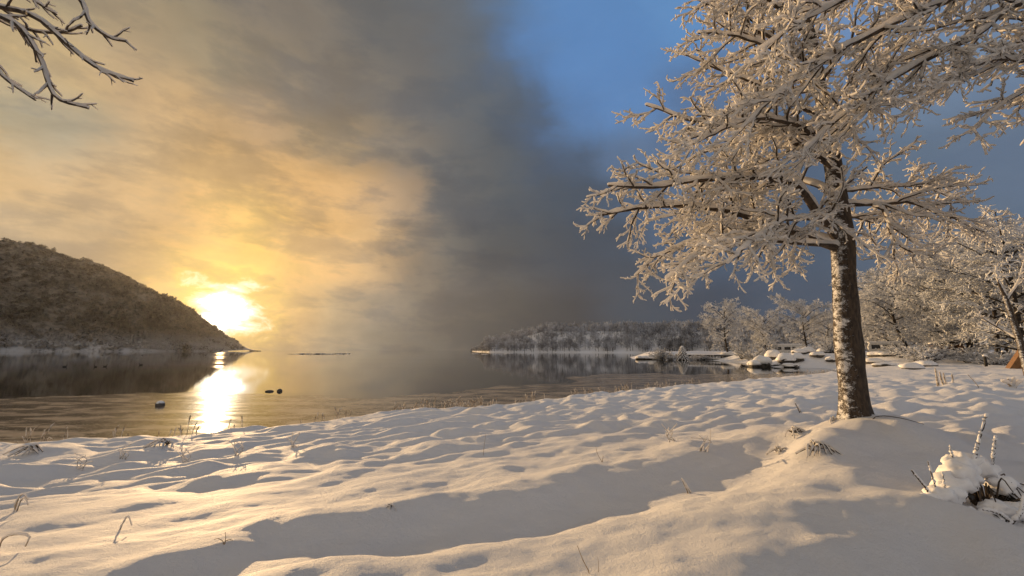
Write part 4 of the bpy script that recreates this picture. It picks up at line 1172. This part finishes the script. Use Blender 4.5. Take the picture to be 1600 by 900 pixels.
pl_('bent_grass', 22, 800, [([(0, 0, 0), (.03, .16, 0), (.09, .22, 0), (.16, .15, 0)], .008), ([(.03, 0, 0), (.07, .14, 0), (.12, .17, 0), (.17, .08, 0)], .008), ([(0, 0, 0), (.0, .1, 0), (.05, .2, 0)], .007)], 'tuft of curled dry grass near the left edge', 'grass', 'straw', .007)
for px, py, lab in [(290, 722, 'frosted grass tuft on the lower bank below the sun glitter'), (372, 712, 'pair of dry stalks on the lower bank right of the glitter'), (125, 735, 'dry grass tuft on the lower bank at the left'),
                    (460, 700, 'dry stalk on the lower bank left of the middle'), (193, 718, 'thin stalk standing on the lower bank at the left'), (1050, 690, 'small bent grass tuft on the bank left of the mound'),
                    (1100, 706, 'dry stalks below the mound on its left'), (1478, 600, None)]:
    if lab: pl_('grass_tuft', px, py, [([(rng.uniform(-.1, .1), 0, 0), (rng.uniform(-.12, .12), rng.uniform(.08, .2), 0), (rng.uniform(-.25, .25), rng.uniform(.15, .4), 0)], .007) for _ in range(5)], lab, 'grass', 'frost_straw', .006)
pl_('frozen_stalks', 1466, 603, [([(0, 0, 0), (-.02, .5, 0), (-.03, .95, 0)], .06), ([(.3, 0, 0), (.22, .4, 0), (.18, .75, 0)], .05), ([(.55, 0, .1), (.5, .35, .1), (.48, .7, .1)], .05), ([(.85, 0, 0), (.86, .3, 0), (.84, .65, 0)], .045)],
    'cluster of thick ice-coated stalks in the field right of the big trunk', 'stalks', 'frost_straw', .03)
pl_('dry_stem', 1530, 606, [([(0, 0, 0), (-.2, .3, 0), (-.45, .62, 0)], .018)], 'thin leaning stalk right of the ice-coated stalks', 'stem', 'frost_straw', .012)
pl_('snowy_plant', 1582, 606, [([(0, 0, 0), (-.2, .2, 0), (-.45, .3, 0)], .05), ([(0, 0, 0), (.1, .2, 0), (.2, .45, 0)], .07), ([(.1, 0, 0), (.3, .2, 0), (.5, .3, 0)], .05), ([(0, 0, 0), (0, .2, .1), (-.05, .4, .1)], .07)], 'small snow-lumped plant in the field at the right edge', 'plant', 'straw', .06)
pl_('dead_branch', 1250, 645, [([(0, 0, 0), (-.06, .14, 0), (-.13, .30, 0)], .018), ([(.03, 0, 0), (0, .07, 0), (-.04, .15, 0)], .022)], 'short dead branch sticking up left of the big trunk', 'branch', 'bark', .012)
pl_('vine_stem', 1362, 655, [([(0, .02, 0), (.18, .06, -.05), (.38, .04, -.2), (.52, -.02, -.45)], .008)], 'thin dark stem arching over the snow right of the big trunk', 'stem', 'bark')

def buried_plant(px, py, w, n, lab, seed):
    p = hit(px, py)
    t = empty('buried_fern', tuple(p), 0, lab, 'plant', 'half-buried plants on the mound')
    r = np.random.default_rng(seed)
    for i in range(n):
        a = -1.3 + 2.6 * i / (n - 1) + r.normal() * 0.3; L = w * r.uniform(0.5, 1.15)
        f = w / 0.32; top = np.array([math.sin(a) * L * 0.5, (-0.1 + r.normal() * 0.06) * f, w * r.uniform(0.25, 0.48) * math.cos(a * 0.7)])
        tip = np.array([math.sin(a) * L, (-0.22 + r.normal() * 0.10) * f, -0.03])
        q = spline([np.array([0, 0, 0.0]), top, tip], 9)
        o = MB().tube(q, np.linspace(0.012, 0.007, 9) * min(f, 1) * (1 + 0.5 * r.uniform(size=9)), 6).build('frond', 'bark', t)
        ps, rs = snow_on(q[None], np.linspace(.008, .005, 9)[None] * min(f, 1), 0.012 * min(f, 1)); link('frond_snow', mesh_np('frond_snow', *tubes(ps, rs, 6)), 'twig_snow', o)
buried_plant(1270, 704, 0.32, 11, 'half-buried fern with drooping dark fronds on the near side of the mound', 5)
buried_plant(1214, 706, 0.26, 7, 'half-buried plant at the left foot of the mound', 6)
buried_plant(1238, 676, 0.28, 8, 'half-buried plant higher on the left of the mound', 7)
buried_plant(1300, 658, 0.24, 6, 'small half-buried plant at the left foot of the big trunk', 8)
buried_plant(611, 792, 0.09, 6, 'small clump of dead leaves on the snow crest at lower centre', 9)
buried_plant(60, 704, 0.45, 9, 'dark weeds at the water edge far left', 10)
buried_plant(262, 694, 0.42, 9, 'dark weeds at the water edge below the sun glitter', 11)

def near_bush():
    p = hit(1545, 800)
    t = empty('snow_covered_bush', tuple(p), 0, 'low dark bush heaped with snow at the lower right edge', 'bush')
    k = p[1] / 690.0           # metres per photo pixel here
    def L(px, py, dy=0.0): return np.array([(px - 1545) * k, dy, (800 - py) * k])
    r = np.random.default_rng(31)
    # dark leaves and stems beneath
    for i in range(44):
        a = r.uniform(0, 6.28); o = np.array([math.cos(a) * r.uniform(.15, .55), math.sin(a) * r.uniform(.1, .4), 0])
        c = np.array([0.16, 0.15, -0.1])
        q = spline([c + o * 0.2, c + o * 0.6 + [0, 0, r.uniform(.2, .45)], c + o + [0, 0, r.uniform(.05, .35)]], 8)
        MB().tube(q, np.linspace(.011, .004, 8), 6).build('stem', 'bark', t)
    for i in range(44):
        c = np.array([r.uniform(-.2, .55), r.uniform(-.25, .3), r.uniform(-.08, .2)]); a, b = r.normal(size=3), r.normal(size=3)
        a = unit(a); b = unit(np.cross(a, b)); s = r.uniform(.035, .07)
        me = mesh_np('leaf', [c - a * s, c + b * s * .45 + [0, 0, .008], c + a * s, c - b * s * .45 + [0, 0, .008]], [[0, 1, 2, 3]])
        link('leaf', me, 'timber', t)
    for i, (px, py, dy, w, h) in enumerate([(1512, 764, .1, .16, .085), (1528, 752, .15, .17, .10), (1546, 740, .22, .15, .10), (1498, 775, .05, .12, .07), (1572, 745, .2, .13, .08), (1585, 765, .1, .12, .08),
                                            (1456, 785, -.02, .11, .06), (1476, 778, 0, .12, .07), (1545, 790, -.1, .12, .05), (1525, 800, -.14, .11, .045), (1570, 795, -.1, .12, .06), (1592, 800, -.05, .12, .07), (1560, 818, -.2, .12, .05), (1590, 828, -.2, .13, .05), (1610, 780, .1, .15, .1), (1500, 800, -.1, .10, .05)]):
        MB().lump(L(px, py, dy), (w * 1.15, w, h * 1.45), 300 + i, 3, 0.5, freq=1.7).build('snow_lump', 'cap', t)
    for pts, rr in [([L(1555, 735, .15), L(1567, 705, .15), L(1587, 661, .15)], .017), ([L(1577, 735, .1), L(1583, 712, .1), L(1589, 694, .1)], .014), ([L(1462, 780, 0), L(1450, 760, 0), L(1436, 741, 0)], .013),
                    ([L(1474, 772, .02), L(1470, 755, .02), L(1466, 728, .02)], .009), ([L(1530, 728, .2), L(1528, 720, .2), L(1529, 710, .2)], .008), ([L(1483, 775, 0), L(1484, 760, 0), L(1483, 744, 0)], .007),
                    ([L(1535, 806, -.25), L(1548, 790, -.28), L(1562, 768, -.25)], .017), ([L(1535, 800, -.25), L(1522, 790, -.25), L(1505, 786, -.22)], .013), ([L(1440, 778, 0), L(1447, 788, 0), L(1456, 798, -.05)], .010)]:
        q = spline(pts, 24) + r.normal(size=(24, 3)) * 0.002
        o = MB().tube(q, np.linspace(rr * .8, rr * .55, 24), 8).build('branch', 'bark', t)
        ps, rs = snow_on(q[None], np.linspace(rr * .9, rr * .6, 24)[None], 0.009, 0.8, 0.5); link('branch_snow', mesh_np('branch_snow', *tubes(ps, rs, 8)), 'cap', o)
near_bush()

# ------------------------------------------------------------------ haze over the lake
def haze():
    mb = MB().box((-2550, -130, -4), (1550, 2050, 300))
    o = mb.build('haze', None, smooth=False)
    m = bpy.data.materials.new('haze'); m.use_nodes = True
    nt = m.node_tree; nt.nodes.clear()
    v = nt.nodes.new('ShaderNodeVolumePrincipled'); out = nt.nodes.new('ShaderNodeOutputMaterial')
    v.inputs['Color'].default_value = (0.88, 0.88, 0.90, 1); v.inputs['Density'].default_value = 0.00003; v.inputs['Anisotropy'].default_value = 0.6
    nt.links.new(v.outputs[0], out.inputs['Volume'])
    o.data.materials.append(m)
    tag(o, kind='stuff')
haze()
